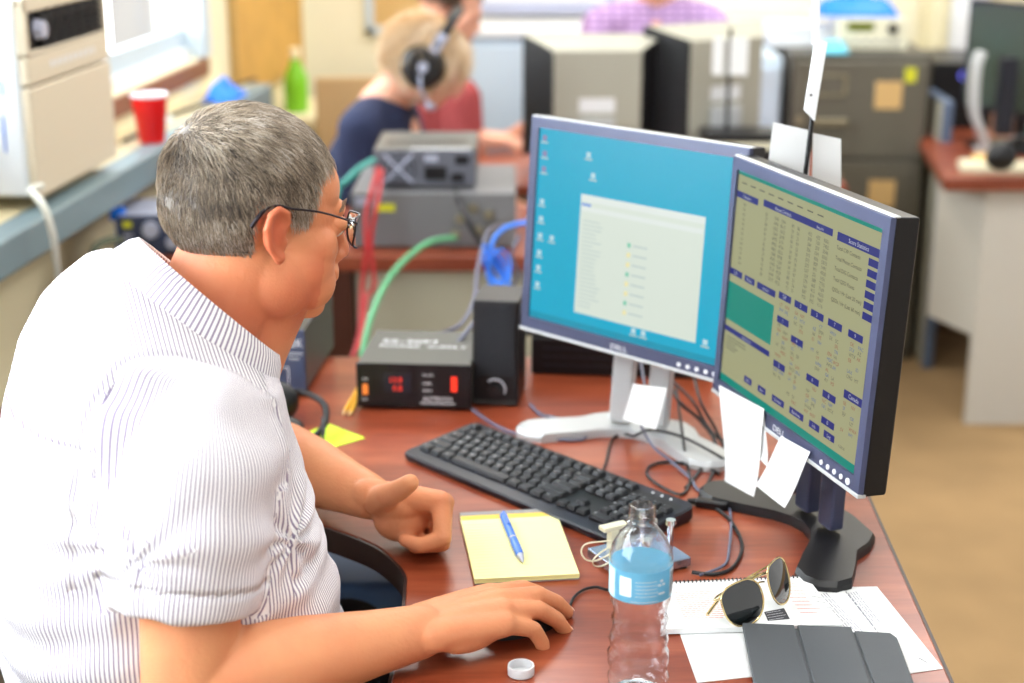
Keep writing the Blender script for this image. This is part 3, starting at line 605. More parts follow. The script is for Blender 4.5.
# ================================================================ PAPERS, NOTEBOOK, COVER, SUNGLASSES
def sheet(name, corners, z, t, m, label, cat, extra=None, group=None, kids=None):
    P = [at(x, y, z) for x, y in corners]; c = sum(P, Vector())/len(P); c.z = z
    e = thing(name, label, cat, c, group=group) if kids else None
    o = [(p.x-c.x, p.y-c.y) for p in P]; mb = MB(); mb.prism(o, 0, t)
    ob = mb.build(kids or name, m, e, smooth=False)
    if not kids: ob.location = c; tag(ob, label, cat, group)
    return e or ob, c
def lines(mb, A, B, Cc, n, z, m=0, t=.0007, r0=.0, ragged=.3, seg=1):
    """rows of print between point A (row start), B (row end), Cc (last row start)"""
    A, B, Cc = Vector(A), Vector(B), Vector(Cc); rowdir = (B-A); cold = (Cc-A)/max(n-1, 1); th = cold.normalized()*t
    for k in range(n):
        s = A+cold*k; x = 0; end = 1-ragged*rng.random()
        while x < end:
            w = .04+.09*rng.random(); q = min(x+w, end); a = s+rowdir*x; b = s+rowdir*q
            mb.add([(a.x, a.y, z), (b.x, b.y, z), (b.x+th.x, b.y+th.y, z), (a.x+th.x, a.y+th.y, z)], [(0, 1, 2, 3)], m); x = q+.02
def L_(px, py, c): p = at(px, py, c.z); return (p.x-c.x, p.y-c.y, 0)
e, c = sheet('paper_sheet', [(668, 600), (742, 596), (762, 676), (697, 683)], DESK+.0002, .0006, 'white', 'blank white paper sheet lying under the spiral notebook', 'paper')
e, c = sheet('printed_page', [(806, 588), (877, 587), (943, 669), (880, 678)], DESK+.0002, .0007, 'white', 'printed white page with a lifted corner at the right desk edge', 'paper', kids='page')
mb = MB(); lines(mb, L_(846, 592, c), L_(884, 640, c), L_(838, 601, c), 3, .0009, 0, .002); lines(mb, L_(856, 592, c), L_(884, 628, c), L_(836, 596, c), 9, .0009, 1, .0012); mb.box((*L_(923, 661, c)[:2], .0009), (.012, .0012, .0001), rz=-1); mb.build('print', ['ink', 'inklight'], e, smooth=False)
e, c = sheet('stapled_page', [(790, 590), (842, 588), (905, 672), (840, 683)], DESK+.0011, .0006, 'white', 'printed white page half under the dark tablet cover', 'paper', kids='page')
mb = MB(); lines(mb, L_(826, 593, c), L_(870, 640, c), L_(812, 598, c), 7, .0008, 0, .0014); mb.build('print', ['inklight', 'ink'], e, smooth=False)
NB = [(669, 584), (806, 578), (842, 626), (664, 631)]
P = [at(x, y, DESK+.006) for x, y in NB]; c = sum(P, Vector())/4; c.z = DESK+.0019
e = thing('spiral_notebook', 'white spiral-bound notebook with red printed lines beneath the sunglasses', 'notebook', c)
o = [(p.x-c.x, p.y-c.y) for p in P]
mb = MB(); mb.prism(o, 0, .0058); mb.build('pages', 'white', e)
mb = MB(); mb.prism([(x*1.005, y*1.005) for x, y in o], .0058, .0064); mb.build('cover', 'white', e)
zt = .0066
def LN(px, py): p = at(px, py, c.z+zt); return (p.x-c.x, p.y-c.y, zt)
mb = MB(); lines(mb, LN(673, 592), LN(717, 591), LN(684, 618), 15, zt, 1, .0014, ragged=.15); lines(mb, LN(780, 583), LN(802, 583), LN(800, 612), 9, zt, 1, .0018); lines(mb, LN(803, 586), LN(816, 588), LN(820, 606), 5, zt, 0, .0014)
lines(mb, LN(800, 624), LN(835, 622), LN(802, 626), 2, zt, 2, .0006); lines(mb, LN(720, 588), LN(776, 586), LN(716, 590), 2, zt, 2, .0006)
for q in ((765, 610, 790, 619),):
    a, b, d2, f2 = LN(764, 612), LN(784, 608), LN(790, 619), LN(768, 621); mb.add([a, b, d2, f2], [(0, 1, 2, 3)], 3)
lines(mb, LN(766, 613), LN(784, 610), LN(769, 620), 4, zt+.0002, 4, .0008)
mb.build('print', ['ink', 'inkpink', 'inklight', 'inkdark', 'marks'], e, smooth=False)
A, B = Vector((*o[0], 0)), Vector((*o[1], 0)); n = 34; mb = MB(); dr = (B-A).normalized(); nr = Vector((-dr.y, dr.x, 0))
for k in range(n):
    q = A.lerp(B, (k+.5)/n); P2 = [q+nr*(.0035*math.cos(a)-.001)+Vector((0, 0, .0035+.0045*math.sin(a)))+dr*.001*math.sin(a) for a in [2*PI*j/12 for j in range(12)]]
    mb.tube(P2, .0009, 5, closed=True)
mb.build('wire_spiral', 'rubber', e)
CV = [(742, 626), (851, 630), (853, 634), (890, 636), (899, 644), (920, 700), (885, 706), (758, 706)]
P = [at(x, y, DESK+.012) for x, y in CV]; c = sum(P, Vector())/8; c.z = DESK+.0105
e = thing('tablet_cover', 'dark grey folding tablet cover at the front edge of the desk', 'tablet cover', c); o = [(p.x-c.x, p.y-c.y) for p in P]
def LC(px, py): p = at(px, py, DESK+.012); return (p.x-c.x, p.y-c.y)
for q in ([(742, 626), (794, 628), (817, 706), (758, 706)], [(797, 628), (851, 630), (877, 706), (820, 706)], [(854, 634), (890, 636), (897, 641), (899, 646), (921, 706), (881, 706)]):
    mb = MB(); mb.prism([LC(*k) for k in q], 0, .006); mb.build('cover_panel', 'coverg', e, bevel=.0014, seg=2)
mb = MB(); mb.prism([LC(793, 630), LC(855, 634), LC(882, 704), LC(816, 704)], 0, .0035); mb.build('hinge_strip', 'coverg', e)
mb = MB(); mb.prism([LC(746, 630), LC(893, 641), LC(914, 704), LC(762, 704)], -.0015, .0012); mb.build('tablet', 'black', e)
# sunglasses: aviator frame
ce = at(761, 596, DESK+.03); e = thing('sunglasses', 'gold-rimmed aviator sunglasses with dark lenses on the spiral notebook', 'sunglasses', Vector((ce.x, ce.y, DESK+.0085)))
Wd = Vector((.72, .68, .08)).normalized(); Hd = Vector((.12, -.34, -.93)); Hd = (Hd-Wd*Hd.dot(Wd)).normalized(); Nd = Wd.cross(Hd)
cd_ = Vector((-.1, -.88, .46)).normalized()
if Nd.dot(cd_) < 0: Nd = -Nd                      # front of the lenses
SGC = Vector((0, 0, .0275))
av = [(-.027, .006), (-.025, .016), (-.016, .0225), (0, .024), (.016, .022), (.0245, .013), (.027, .0), (.024, -.013), (.014, -.024), (-.002, -.0275), (-.016, -.022), (-.025, -.010)]
for s in (-1, 1):
    q = Matrix.Rotation(R(16)*(-s), 3, Hd); 
    if (q @ Nd).dot(Nd.lerp(cd_, 1 if s < 0 else -1)) < (q.inverted() @ Nd).dot(Nd.lerp(cd_, 1 if s < 0 else -1)): q = q.inverted()
    w2 = q @ Wd; n2 = q @ Nd; cc = SGC+Wd*s*.033
    P2 = smoothpts([cc+w2*(s*-x)+Hd*(-y) for x, y in av], 4, True)
    mb = MB(); mb.tube(P2, .0012, 8, closed=True); fr = mb.build('rim', 'gold', e)
    mb = MB(); k = len(P2); dome = [[p for p in P2]]+[[cc+(p-cc)*u_+n2*h_ for p in P2] for u_, h_ in ((.7, .0016), (.35, .0026), (.05, .003))]
    mb.loft(dome, False); mb.f.append(tuple(3*k+j for j in range(k))); mb.m.append(0); mb.build('lens', 'lensd', e, angle=80)
    hg = cc+w2*s*.0265-Hd*.014; bk = -Nd
    mb = MB(); P3 = smoothpts([hg, hg+bk*.008+Wd*s*.002, hg+bk*.013-Wd*s*.02, hg+bk*(.016+.004*s)-Wd*s*.085+Hd*.004, hg+bk*(.016+.004*s)-Wd*s*.125+Hd*.016], 6)
    mb.tube(P3, [.0012]*(len(P3)-8)+[.002]*8, 8); mb.build('temple_arm', 'gold', e)
mb = MB(); a = SGC; mb.tube(smoothpts([a-Wd*.009-Hd*.008, a-Hd*.0105, a+Wd*.009-Hd*.008]), .0011, 8); mb.tube(smoothpts([a-Wd*.012-Hd*.018, a-Hd*.018, a+Wd*.012-Hd*.018]), .0011, 8); mb.build('bridge', 'gold', e)
# ================================================================ PAPER NOTES ON THE MONITORS
def note(name, corners, bend, label, m='white', group=None):
    """quad of world points tl,tr,br,bl with a curl"""
    tl, tr, br, bl = corners; n = 8; vs = []; fs = []; nr = (tr-tl).cross(bl-tl).normalized(); o = tl.copy()
    for s in (0, .0004):
        for i in range(n+1):
            for j in range(n+1):
                u = i/n; v = j/n; p = tl.lerp(tr, u).lerp(bl.lerp(br, u), v)+nr*(bend*math.sin(PI*v*.9)*v+bend*.4*(u-.5)**2*v)+nr*s
                vs.append(p-o)
    N = (n+1)**2
    for i in range(n):
        for j in range(n):
            k = i*(n+1)+j; fs.append((k, k+1, k+n+2, k+n+1)); fs.append((N+k, N+k+n+1, N+k+n+2, N+k+1))
    for i in range(n):
        for a, b in ((i, i+1), (n*(n+1)+i, n*(n+1)+i+1), (i*(n+1), (i+1)*(n+1)), (i*(n+1)+n, (i+1)*(n+1)+n)): fs.append((a, b, b+N, a+N))
    mb = MB(); mb.add(vs, fs); ob = mb.build(name, m, loc=o, angle=80); return tag(ob, label, 'paper', group)
def scr(px, py, yaw, c, off=0):
    """pixel -> point on the vertical plane through c facing yaw"""
    nn = Vector((math.sin(yaw), -math.cos(yaw), 0)); cam = Vector((0, 0, CZ)); v = (py-341.5)/F
    dr = Vector(((px-512)/F, math.cos(TH)-v*math.sin(TH), -math.sin(TH)-v*math.cos(TH)))
    t = ((Vector(c)+nn*off-cam).dot(nn))/dr.dot(nn); return cam+dr*t
cr = (.339, 1.846, .885); yr_ = R(-72.6); cl = (.155, 2.175, .895); yl = R(-44.4)
note('paper_note', [scr(719, 385, yr_, cr, .004), scr(764, 409, yr_, cr, .004), scr(752, 497, yr_, cr, .012), scr(723, 481, yr_, cr, .012)], .006, 'long white paper note hanging from the bottom of the beige-screen monitor')
note('paper_note', [scr(737, 398, yr_, cr, .0015), scr(764, 414, yr_, cr, .0015), scr(766, 467, yr_, cr, .005), scr(752, 452, yr_, cr, .005)], .004, 'narrow white paper slip tucked behind the long note')
note('paper_note', [scr(781, 436, yr_, cr, .004), scr(810, 452, yr_, cr, .004), scr(783, 508, yr_, cr, .014), scr(754, 485, yr_, cr, .014)], .005, 'square white note stuck below the brand mark, its corner pointing down')
note('paper_note', [scr(633, 384, yl, cl, .02), scr(667, 388, yl, cl, .02), scr(655, 430, yl, cl, .03), scr(622, 419, yl, cl, .03)], .003, 'white paper note hanging under the cyan-screen monitor')
# rod with cards behind the right monitor
a = atd(805, 178, 2.02); a2 = atd(813, 110, 2.02)
e = thing('antenna_rod', 'thin black rod with a white plastic strip rising behind the beige-screen monitor', 'antenna', (a.x-.004, a.y, DESK))
ln = (a2-a).normalized(); base = Vector((0, 0, 0))
mb = MB(); mb.cyl((0, 0, .0), (0, 0, .012), .03, .028, 24); mb.build('foot', 'black', e)
mb = MB(); mb.tube([(0, 0, .012), (a.x-e.location.x, 0, a.z-DESK), (a2.x-e.location.x, 0, a2.z-DESK)], .0033, 10); mb.build('rod', 'black', e)
q1, q2 = [atd(x, y, 2.015)-e.location for x, y in ((809, 121), (821, 42))]
mb = MB(); P2 = [atd(x, y, 2.012)-e.location for x, y in ((804, 110), (815, 122), (828, 42), (815, 40))]
mb.loft([[p+Vector((0, o_, 0)) for p in P2] for o_ in (0, .004)]); mb.build('plastic_strip', 'white2', e, bevel=.001)
P2 = [atd(x, y, 2.02)-e.location for x, y in ((812, 45), (820, 45), (821, -60), (812, -60))]
mb = MB(); mb.loft([[p+Vector((0, o_, 0)) for p in P2] for o_ in (0, .004)]); mb.build('upper_strip', 'white2', e, bevel=.001)
mb = MB(); q = atd(811, 95, 2.01)-e.location; mb.cyl(q, q+Vector((0, -.001, 0)), .0016, n=10); mb.build('screw', 'black', e)
for k, (cs, dd, lab) in enumerate(((((773, 122), (812, 131), (808, 200), (768, 170)), 2.035, 'white paper card standing left of the thin black rod'), (((813, 133), (841, 139), (842, 215), (812, 205)), 2.03, 'white paper cards standing right of the thin black rod'), (((816, 134), (839, 143), (838, 212), (816, 205)), 2.036, None))):
    if lab is None: continue
    P2 = [atd(x, y, dd) for x, y in cs]; note('paper_card', P2, .004, lab)
# ================================================================ RADIO GEAR ON THE DESK
fl, fr_ = at(358, 409), at(471, 412); yaw = math.atan2((fr_-fl).y, (fr_-fl).x); Wp = (fr_-fl).length
e = thing('power_supply', 'black bench power supply with red digits in front of the speaker', 'power supply', (fl+fr_)/2, yaw); D_ = .19; Hp = .077
mb = MB(); mb.box2((-Wp/2, .003, .006), (Wp/2, D_, Hp)); mb.build('case', 'psutop', e, bevel=.003)
mb = MB(); mb.box2((-Wp/2-.0015, 0, .004), (Wp/2+.0015, .005, Hp+.001)); fp = mb.build('front_panel', 'black', e, bevel=.002)
for x in (-.07, .07):
    for y in (.02, .16): mb = MB(); mb.cyl((x, y, 0), (x, y, .007), .009); mb.build('foot', 'rubber', e)
mb = MB(); mb.box2((-.048, -.0008, .03), (-.005, 0, .062)); mb.build('display_window', 'navyblack', fp)
mb = MB(); mb.text('13.8', (-.040, -.0015, .047), .0125, X=(1, 0, 0)); mb.text('0.8', (-.034, -.0015, .033), .0125); mb.build('red_digits', 'ledred', fp, smooth=False)
mb = MB(); mb.box2((-Wp/2+.009, -.004, .026), (-Wp/2+.017, 0, .043)); mb.build('power_switch', 'ledorange', fp, bevel=.001)
mb = MB(); mb.text('ON', (-Wp/2+.008, -.0005, .049), .006); mb.text('OFF', (-Wp/2+.007, -.0005, .015), .005); mb.text('VOLTS', (.014, -.0005, .058), .006); mb.text('AMPS', (.014, -.0005, .044), .006); mb.text('AMPS', (.014, -.0005, .032), .006)
mb.text('ASTRON', (.014, -.0005, .0165), .011, xs=1.1); mb.box2((.010, -.0005, .012), (.066, 0, .0135)); mb.build('lettering', 'marks', fp, smooth=False)
mb = MB(); mb.box2((.060, -.002, .034), (.069, 0, .058)); mb.build('red_indicator', 'ledred', fp)
mb = MB(); mb.text('SS-30M', (-.07, .115, Hp+.0005), .024, X=(1, 0, 0), Y=(0, 1, 0), xs=1.3); mb.text('POWER  SUPPLY', (-.07, .09, Hp+.0005), .018, X=(1, 0, 0), Y=(0, 1, 0), xs=1.1); mb.build('top_lettering', 'marks', e, smooth=False)
sl, sr = at(472, 405), at(518, 407); ys = math.atan2((sr-sl).y, (sr-sl).x); ws = (sr-sl).length
e = thing('desktop_speaker', 'black desktop speaker with a volume knob between power supply and monitor', 'speaker', (sl+sr)/2, ys)
hs = .172; ds = .10
mb = MB(); mb.loft([[(x, y+lean, z) for x, y in ((-ws/2, 0), (ws/2, 0), (ws/2, ds), (-ws/2, ds))] for z, lean in ((0, 0), (hs, .014))]); mb.build('cabinet', 'black', e, bevel=.004, seg=3)
def sp(x, z, o=0): return (x, z/hs*.014-.0005-o, z)
mb = MB(); mb.loft([[sp(x, z, o_) for x, z in ((-ws/2+.006, .05), (ws/2-.006, .05), (ws/2-.006, hs-.006), (-ws/2+.006, hs-.006))] for o_ in (0, .0025)]); mb.build('grille', mat('speaker_cloth', (30, 31, 36), .9, bump=.8, bscale=1500), e, bevel=.001)
mb = MB(); mb.cyl(sp(0, .028), sp(0, .028, .014), .0115, .0105, 24); mb.build('volume_knob', 'satin', e)
mb = MB(); mb.tube([Vector(sp(.0165*math.cos(a), .028+.0165*math.sin(a), .0008)) for a in [R(-25+k*12) for k in range(14)]], .0016, 6); mb.build('dial_mark', 'silvermark', e)
mb = MB(); mb.loft([[sp(x, z, o_) for x, z in ((-ws/2+.003, .004), (ws/2-.003, .004), (ws/2-.003, .010), (-ws/2+.003, .010))] for o_ in (0, .002)]); mb.build('front_strip', 'tunerside', e)
# tuner box, left
tl, tr = at(258, 398), at(306, 398); e = thing('antenna_tuner', 'dark grey antenna tuner box marked AT2K beside the power supply', 'antenna tuner', at(306, 398), R(-4)); 
hT = .114; wT = .30; dT = .26
mb = MB(); mb.box2((-wT, .004, .008), (0, dT, hT)); mb.build('case', 'tunerside', e, bevel=.004)
mb = MB(); mb.box2((-wT-.002, -.002, .004), (.002, .006, hT+.002)); fp = mb.build('front_panel', 'tuner', e, bevel=.002)
mb = MB(); mb.text('AT2K', (-.047, -.003, .088), .019, xs=1.0); mb.text('2K Antenna', (-.038, -.003, .075), .0075); mb.text('Tuner', (-.026, -.003, .066), .0075)
for a, b in (((-.060, .052), (-.026, .0535)), ((-.0275, .02), (-.026, .0535))): mb.box2((a[0], -.003, a[1]), (b[0], -.002, b[1]))
mb.build('lettering', 'marks', fp, smooth=False)
for k in range(3): mb = MB(); mb.cyl((-.09-k*.07, -.002, .05), (-.09-k*.07, -.022, .05), .022, .018, 28); mb.build('control_knob', 'black', e)
for x, y in ((-.03, .03), (-.27, .03), (-.03, .22), (-.27, .22)): mb = MB(); mb.cyl((x, y, 0), (x, y, .009), .01); mb.build('foot', 'rubber', e)
# black box under left monitor
e = thing('computer_dock', 'flat black equipment box stacked behind the silver monitor stand', 'computer', at(615, 388), R(-6)); e.location.y += .06
mb = MB(); mb.box2((-.14, 0, 0), (.17, .16, .065)); mb.build('case', 'black', e, bevel=.004)
for z in (.015, .03, .045): mb = MB(); mb.box2((-.12, -.0015, z), (.05, 0, z+.004)); mb.build('vent_slot', 'navyblack', e)
e = thing('network_switch', 'thin black network box with grey trim lying on the equipment box', 'network device', at(600, 388)+Vector((0, .07, .0655)), R(-6))
mb = MB(); mb.box2((-.13, 0, 0), (.13, .13, .035)); mb.build('case', 'navyblack', e, bevel=.003)
mb = MB(); mb.box2((-.125, -.001, .028), (.125, .001, .031)); mb.build('trim_line', 'silver', e)
# headset on the desk
h0 = at(297, 440); e = thing('headset', 'black headset lying on the green sticky note beside the tuner box', 'headset', h0)
def H(px, py, z): return at(px, py, DESK+z)-h0
mb = MB(); mb.tube(smoothpts([H(275, 394, .02), H(300, 392, .04), (H(322, 402, .04)), H(326, 418, .025), H(318, 434, .012), H(300, 441, .006), H(286, 438, .006)], 6), .0055, 8); mb.build('headband', 'satin', e)
mb = MB(); mb.tube(smoothpts([H(322, 418, .03), H(324, 432, .018), H(320, 446, .004)], 6), .0022, 8); mb.build('wire', 'cableblk', e)
mb = MB(); mb.ball(H(276, 402, .034), (.036, .028, .034), 20); mb.build('ear_cup', 'satin', e)
mb = MB(); mb.ball(H(284, 431, .022), (.033, .026, .022), 20); mb.build('ear_cup', 'satin', e)
c4 = [(299, 436), (328, 424), (365, 438), (322, 451)]
e, c = sheet('sticky_note', c4, DESK+.0002, .0006, 'stickyg', 'bright yellow-green sticky note on the desk under the headset', 'sticky note')
for k, (a, b) in enumerate((((343, 415), (356, 392)), ((349, 416), (359, 394)))):
    a, b = at(*a, DESK+.0038), at(*b, DESK+.0038); b = a+(b-a)*1.6
    e = thing('pencil', ['yellow pencil left of the power supply, the nearer to the tuner', 'yellow pencil touching the side of the power supply'][k], 'pencil', a, group='two pencils'); d = b-a; L = d.length; e.rotation_euler = d.to_track_quat('Z', 'Y').to_euler()
    mb = MB(); mb.cyl((0, 0, .016), (0, 0, L), .0036, n=6); mb.build('shaft', 'pencil', e, angle=20)
    mb = MB(); mb.cyl((0, 0, .002), (0, 0, .016), .0010, .0036, 6); mb.build('sharpened_tip', 'tipm', e)
# ================================================================ CABLES ON THE DESK
z = DESK+.003
def c2(pts, zz=z): return [atd(p[0], p[1]-14, 2.36) if len(p) > 2 and p[2] >= .1 else at(p[0], p[1], (DESK+p[2]) if len(p) > 2 else zz) for p in pts]
cable('speaker_cable', c2([(470, 408), (490, 422), (510, 432), (540, 438), (580, 440), (586, 432), (576, 424), (556, 418), (540, 414), (530, 404)]), .0024, 'cablegrey', 'blue-grey cable running in front of the silver monitor base')
cable('keyboard_cable', c2([(600, 478), (606, 462), (612, 440, .004), (624, 434, .004), (634, 436, .03), (650, 430, .022), (680, 436, .022), (712, 452, .02), (742, 470, .003), (760, 480, .003)]), .0022, 'cableblk', 'black cable rising behind the keyboard over the silver base')
cable('hanging_cable', c2([(640, 372, .12), (646, 400, .06), (640, 420, .03), (652, 445, .022), (672, 462, .006), (690, 478, .003), (700, 492, .003), (722, 500, .003)]), .0022, 'cablegrey', 'grey cable dropping past the white note to the keyboard corner')
cable('looped_cable', c2([(676, 400, .10), (682, 430, .03), (686, 460, .006), (690, 480), (682, 494), (664, 488), (648, 476), (650, 466), (668, 462), (700, 466), (720, 474)]), .0022, 'cableblk', 'black cable looped on the wood left of the long note')
cable('video_cable', c2([(690, 372, .12), (700, 400, .06), (716, 430, .02), (724, 452), (712, 474), (706, 498), (730, 520), (742, 545), (734, 566), (716, 574), (692, 572)]), .0024, 'cableblk', 'black cable sweeping round to the morse key')
cable('adapter_cable', c2([(706, 505), (726, 503), (731, 520), (729, 550), (724, 565), (700, 575)]), .0019, 'cablegrey', 'thin grey cable forming a loop beside the black monitor base')
cable('usb_cable', c2([(655, 380, .12), (690, 398, .05), (706, 424, .02), (722, 440), (742, 436), (752, 430)]), .0024, 'cableblk', 'black cable arching between the two monitor bases')
cable('monitor_power_cable', c2([(662, 378, .13), (678, 400, .06), (700, 420, .03), (716, 446, .01), (700, 470, .003), (686, 488, .003)]), .0028, 'cableblk', 'thick black cable behind the white note')
e = thing('cable_connector', 'small black plug lying at the right end of the keyboard', 'connector', at(712, 508), R(-20))
mb = MB(); mb.box2((-.022, -.008, 0), (.022, .008, .012)); mb.build('housing', 'black', e, bevel=.003)
mb = MB(); mb.cyl((-.034, 0, .006), (-.022, 0, .006), .003, .005); mb.build('strain_relief', 'rubber', e)
# ================================================================ CHAIR AND STOOL UNDER THE DESK
e = thing('blue_chair', 'blue padded chair seat seen under the curve of the desk', 'chair', (-.34, 2.64, 0))
mb = MB(); mb.T = Matrix.Translation((0, -.12, .42)); mb.prism(rr(.46, .50, .05), 0, .055); mb.build('seat', 'bluefab', e, bevel=.015, seg=3)
for sx in (-1, 1):
    for y in (-.32, .08): mb = MB(); mb.cyl((sx*.18, y, 0), (sx*.16, y, .42), .011); mb.build('leg', 'black', e)
mb = MB(); mb.box2((-.16, -.30, .20), (.16, -.28, .22)); mb.box2((-.16, .06, .20), (.16, .08, .22)); mb.build('crossbar', 'black', e)
# ================================================================ SECOND DESK WITH AMPLIFIERS
e = thing('credenza', 'long mahogany-topped desk with grey panels carrying the amplifiers', 'desk', (-.35, 3.63, 0))
mb = MB(); mb.box2((-.55, -.27, .715), (.66, .27, .75)); mb.build('desktop', 'desk2', e, bevel=.004)
mb = MB(); mb.box2((-.005, -.24, .02), (.62, -.215, .715)); mb.build('modesty_panel', 'panelgrey', e, bevel=.003)
mb = MB(); mb.box2((-.13, -.262, 0), (-.01, .2, .715)); mb.build('side_panel', 'darkwood', e, bevel=.003)
mb = MB(); mb.box2((.58, -.215, 0), (.62, .25, .715)); mb.build('side_panel', 'panelgrey', e, bevel=.003)
mb = MB(); mb.box2((-.54, -.22, 0), (-.5, .25, .715)); mb.build('side_panel', 'darkwood', e, bevel=.003)
a, b = at(352, 249), at(516, 249); w = b.x-a.x
e = thing('power_amplifier', 'wide grey amplifier with connectors on its rear, lower of the stack', 'amplifier', ((a.x+b.x)/2, a.y, DESK)); h = .128
mb = MB(); mb.box2((-w/2, .003, .008), (w/2, .36, h)); mb.build('case', 'ampgrey', e, bevel=.003)
mb = MB(); mb.box2((-w/2, -.002, .006), (w/2, .005, h+.001)); rp = mb.build('rear_panel', 'ampgrey', e, bevel=.002)
for x, z_ in ((.09, .095), (.125, .08), (.06, .07), (.10, .045), (.13, .045), (.05, .035)): mb = MB(); mb.cyl((x, -.002, z_), (x, -.020, z_), .008, n=16); mb.cyl((x, -.002, z_), (x, -.007, z_), .012, n=6); mb.build('connector', 'brass', rp)
mb = MB(); mb.box2((-w/2+.055, -.004, .088), (-w/2+.10, -.002, .105)); mb.build('warning_label', 'yellowlab', rp)
mb = MB(); mb.box2((-w/2+.01, -.004, .10), (-w/2+.05, -.002, .12)); mb.build('data_plate', 'silver', rp)
for x in (-.15, .15): 
    for y in (.03, .3): mb = MB(); mb.cyl((x, y, 0), (x, y, .009), .012); mb.build('foot', 'rubber', e)
a2, b2 = at(374, 187, DESK+h+.004), at(476, 187, DESK+h+.004); w2 = b2.x-a2.x
e2 = thing('radio_transceiver', 'grey transceiver with a fan grille on its rear, topmost of the stack', 'radio', ((a2.x+b2.x)/2, a2.y, DESK+h+.0015)); h2 = .088
mb = MB(); mb.box2((-w2/2, .003, .006), (w2/2, .26, h2)); mb.build('case', 'amptop', e2, bevel=.003)
mb = MB(); mb.box2((-w2/2, -.002, .005), (w2/2, .005, h2+.001)); rp = mb.build('rear_panel', 'ampback', e2, bevel=.002)
mb = MB()
for k in range(14): mb.box2((-.09+k*.0135, .07, h2), (-.082+k*.0135, .12, h2+.0006))
for k in range(9): mb.box2((-.03+k*.015, .004, h2), (-.02+k*.015, .02, h2+.0008), 1)
mb.build('top_vents', ['black', 'marks'], e2, smooth=False)
fc = Vector((-.06, -.003, .046)); mb = MB(); mb.cyl(fc, fc+Vector((0, -.003, 0)), .037, n=32); mb.build('fan_opening', 'black', rp)
mb = MB()
for r_2 in (.012, .022, .031): mb.tube([fc+Vector((r_2*math.cos(t), -.006, r_2*math.sin(t))) for t in [2*PI*k/28 for k in range(28)]], .0012, 6, closed=True)
for q in (1, 3, 5, 7): mb.tube([fc+Vector((0, -.006, 0)), fc+Vector((.045*math.cos(q*PI/4), -.005, .045*math.sin(q*PI/4)))], .0028, 6)
mb.build('fan_guard', 'silver', rp)
mb = MB(); mb.box2((.0, -.006, .02), (.05, -.002, .05)); mb.box2((.06, -.006, .015), (.09, -.002, .035)); mb.box2((.0, -.005, .062), (.03, -.002, .076), 1); mb.box2((.07, -.004, .055), (.1, -.002, .075)); mb.build('sockets', ['black', 'silver'], rp)
for x in (-.09, .09):
    for y in (.03, .22): mb = MB(); mb.cyl((x, y, 0), (x, y, .007), .009); mb.build('foot', 'rubber', e2)
def cd(P): return [atd(*p) for p in P]
cable('green_cable', cd([(455, 238, 3.37), (430, 242, 3.3), (405, 260, 3.2), (385, 285, 3.05), (370, 320, 2.9), (362, 355, 2.8), (358, 400, 2.72)]), .0065, 'cablegreen', 'green cable curving down from the lower amplifier')
cable('teal_cable', cd([(374, 160, 3.46), (360, 168, 3.42), (345, 182, 3.38), (338, 190, 3.38), (330, 225, 3.3)]), .007, 'cableteal', 'teal cable leaving the left side of the transceiver')
cable('red_cable', cd([(378, 168, 3.46), (372, 190, 3.36), (366, 215, 3.33), (366, 250, 3.3), (362, 290, 3.28), (360, 330, 3.2), (352, 360, 3.1)]), .0055, 'cablered', 'red power wire hanging from the transceiver', group='red wires behind the amplifiers')
cable('red_cable', cd([(382, 170, 3.45), (378, 200, 3.34), (371, 240, 3.31), (374, 285, 3.28), (366, 300, 3.25), (360, 350, 3.1)]), .005, 'cablered', 'second red wire hanging beside the first', group='red wires behind the amplifiers')
cable('black_amplifier_cable', cd([(455, 190, 3.48), (465, 215, 3.34), (478, 240, 3.33), (490, 262, 3.31), (496, 300, 3.2)]), .006, 'cableblk', 'black cable crossing the rear of the lower amplifier')
cable('grey_looped_cable', cd([(505, 225, 3.3), (488, 232, 3.1), (478, 268, 2.9), (474, 300, 2.7), (460, 325, 2.6), (436, 335, 2.55), (424, 348, 2.5), (434, 358, 2.46), (455, 345, 2.46), (472, 325, 2.5), (486, 300, 2.6)]), .0038, 'cablegrey', 'grey cable looping over the power supply')
cable('blue_cable', cd([(528, 222, 2.9), (505, 228, 2.9), (492, 244, 2.9), (488, 270, 2.88), (494, 290, 2.86), (510, 298, 2.85)]), .0046, 'cableblue', 'bright blue network cable behind the desktop speaker', group='blue cables')
mb = MB()
c0 = atd(497, 268, 2.8)
for k in range(6):
    a = k*.5; P2 = smoothpts([Vector(((.020+.005*math.sin(k*2.1))*math.cos(t+a), .010*math.sin(t*2+a), (.032+.006*math.cos(k*1.7))*math.sin(t))) for t in [2*PI*j/8 for j in range(8)]], 4, True)
    mb.tube([p+Vector((.006*math.cos(k*2), .004*k-.01, .008*math.sin(k*2))) for p in P2], .0024, 6, closed=True)
tag(mb.build('blue_cable_coil', 'cableblue', loc=c0), 'coil of blue cable hanging behind the speaker', 'cable')
cable('grey_network_cable', cd([(520, 235, 2.84), (512, 255, 2.84), (518, 275, 2.84), (508, 295, 2.84), (505, 330, 2.75), (506, 366, 2.60), (508, 372, 2.585)]), .003, 'cablegrey', 'pale grey cable beside the blue cable coil')
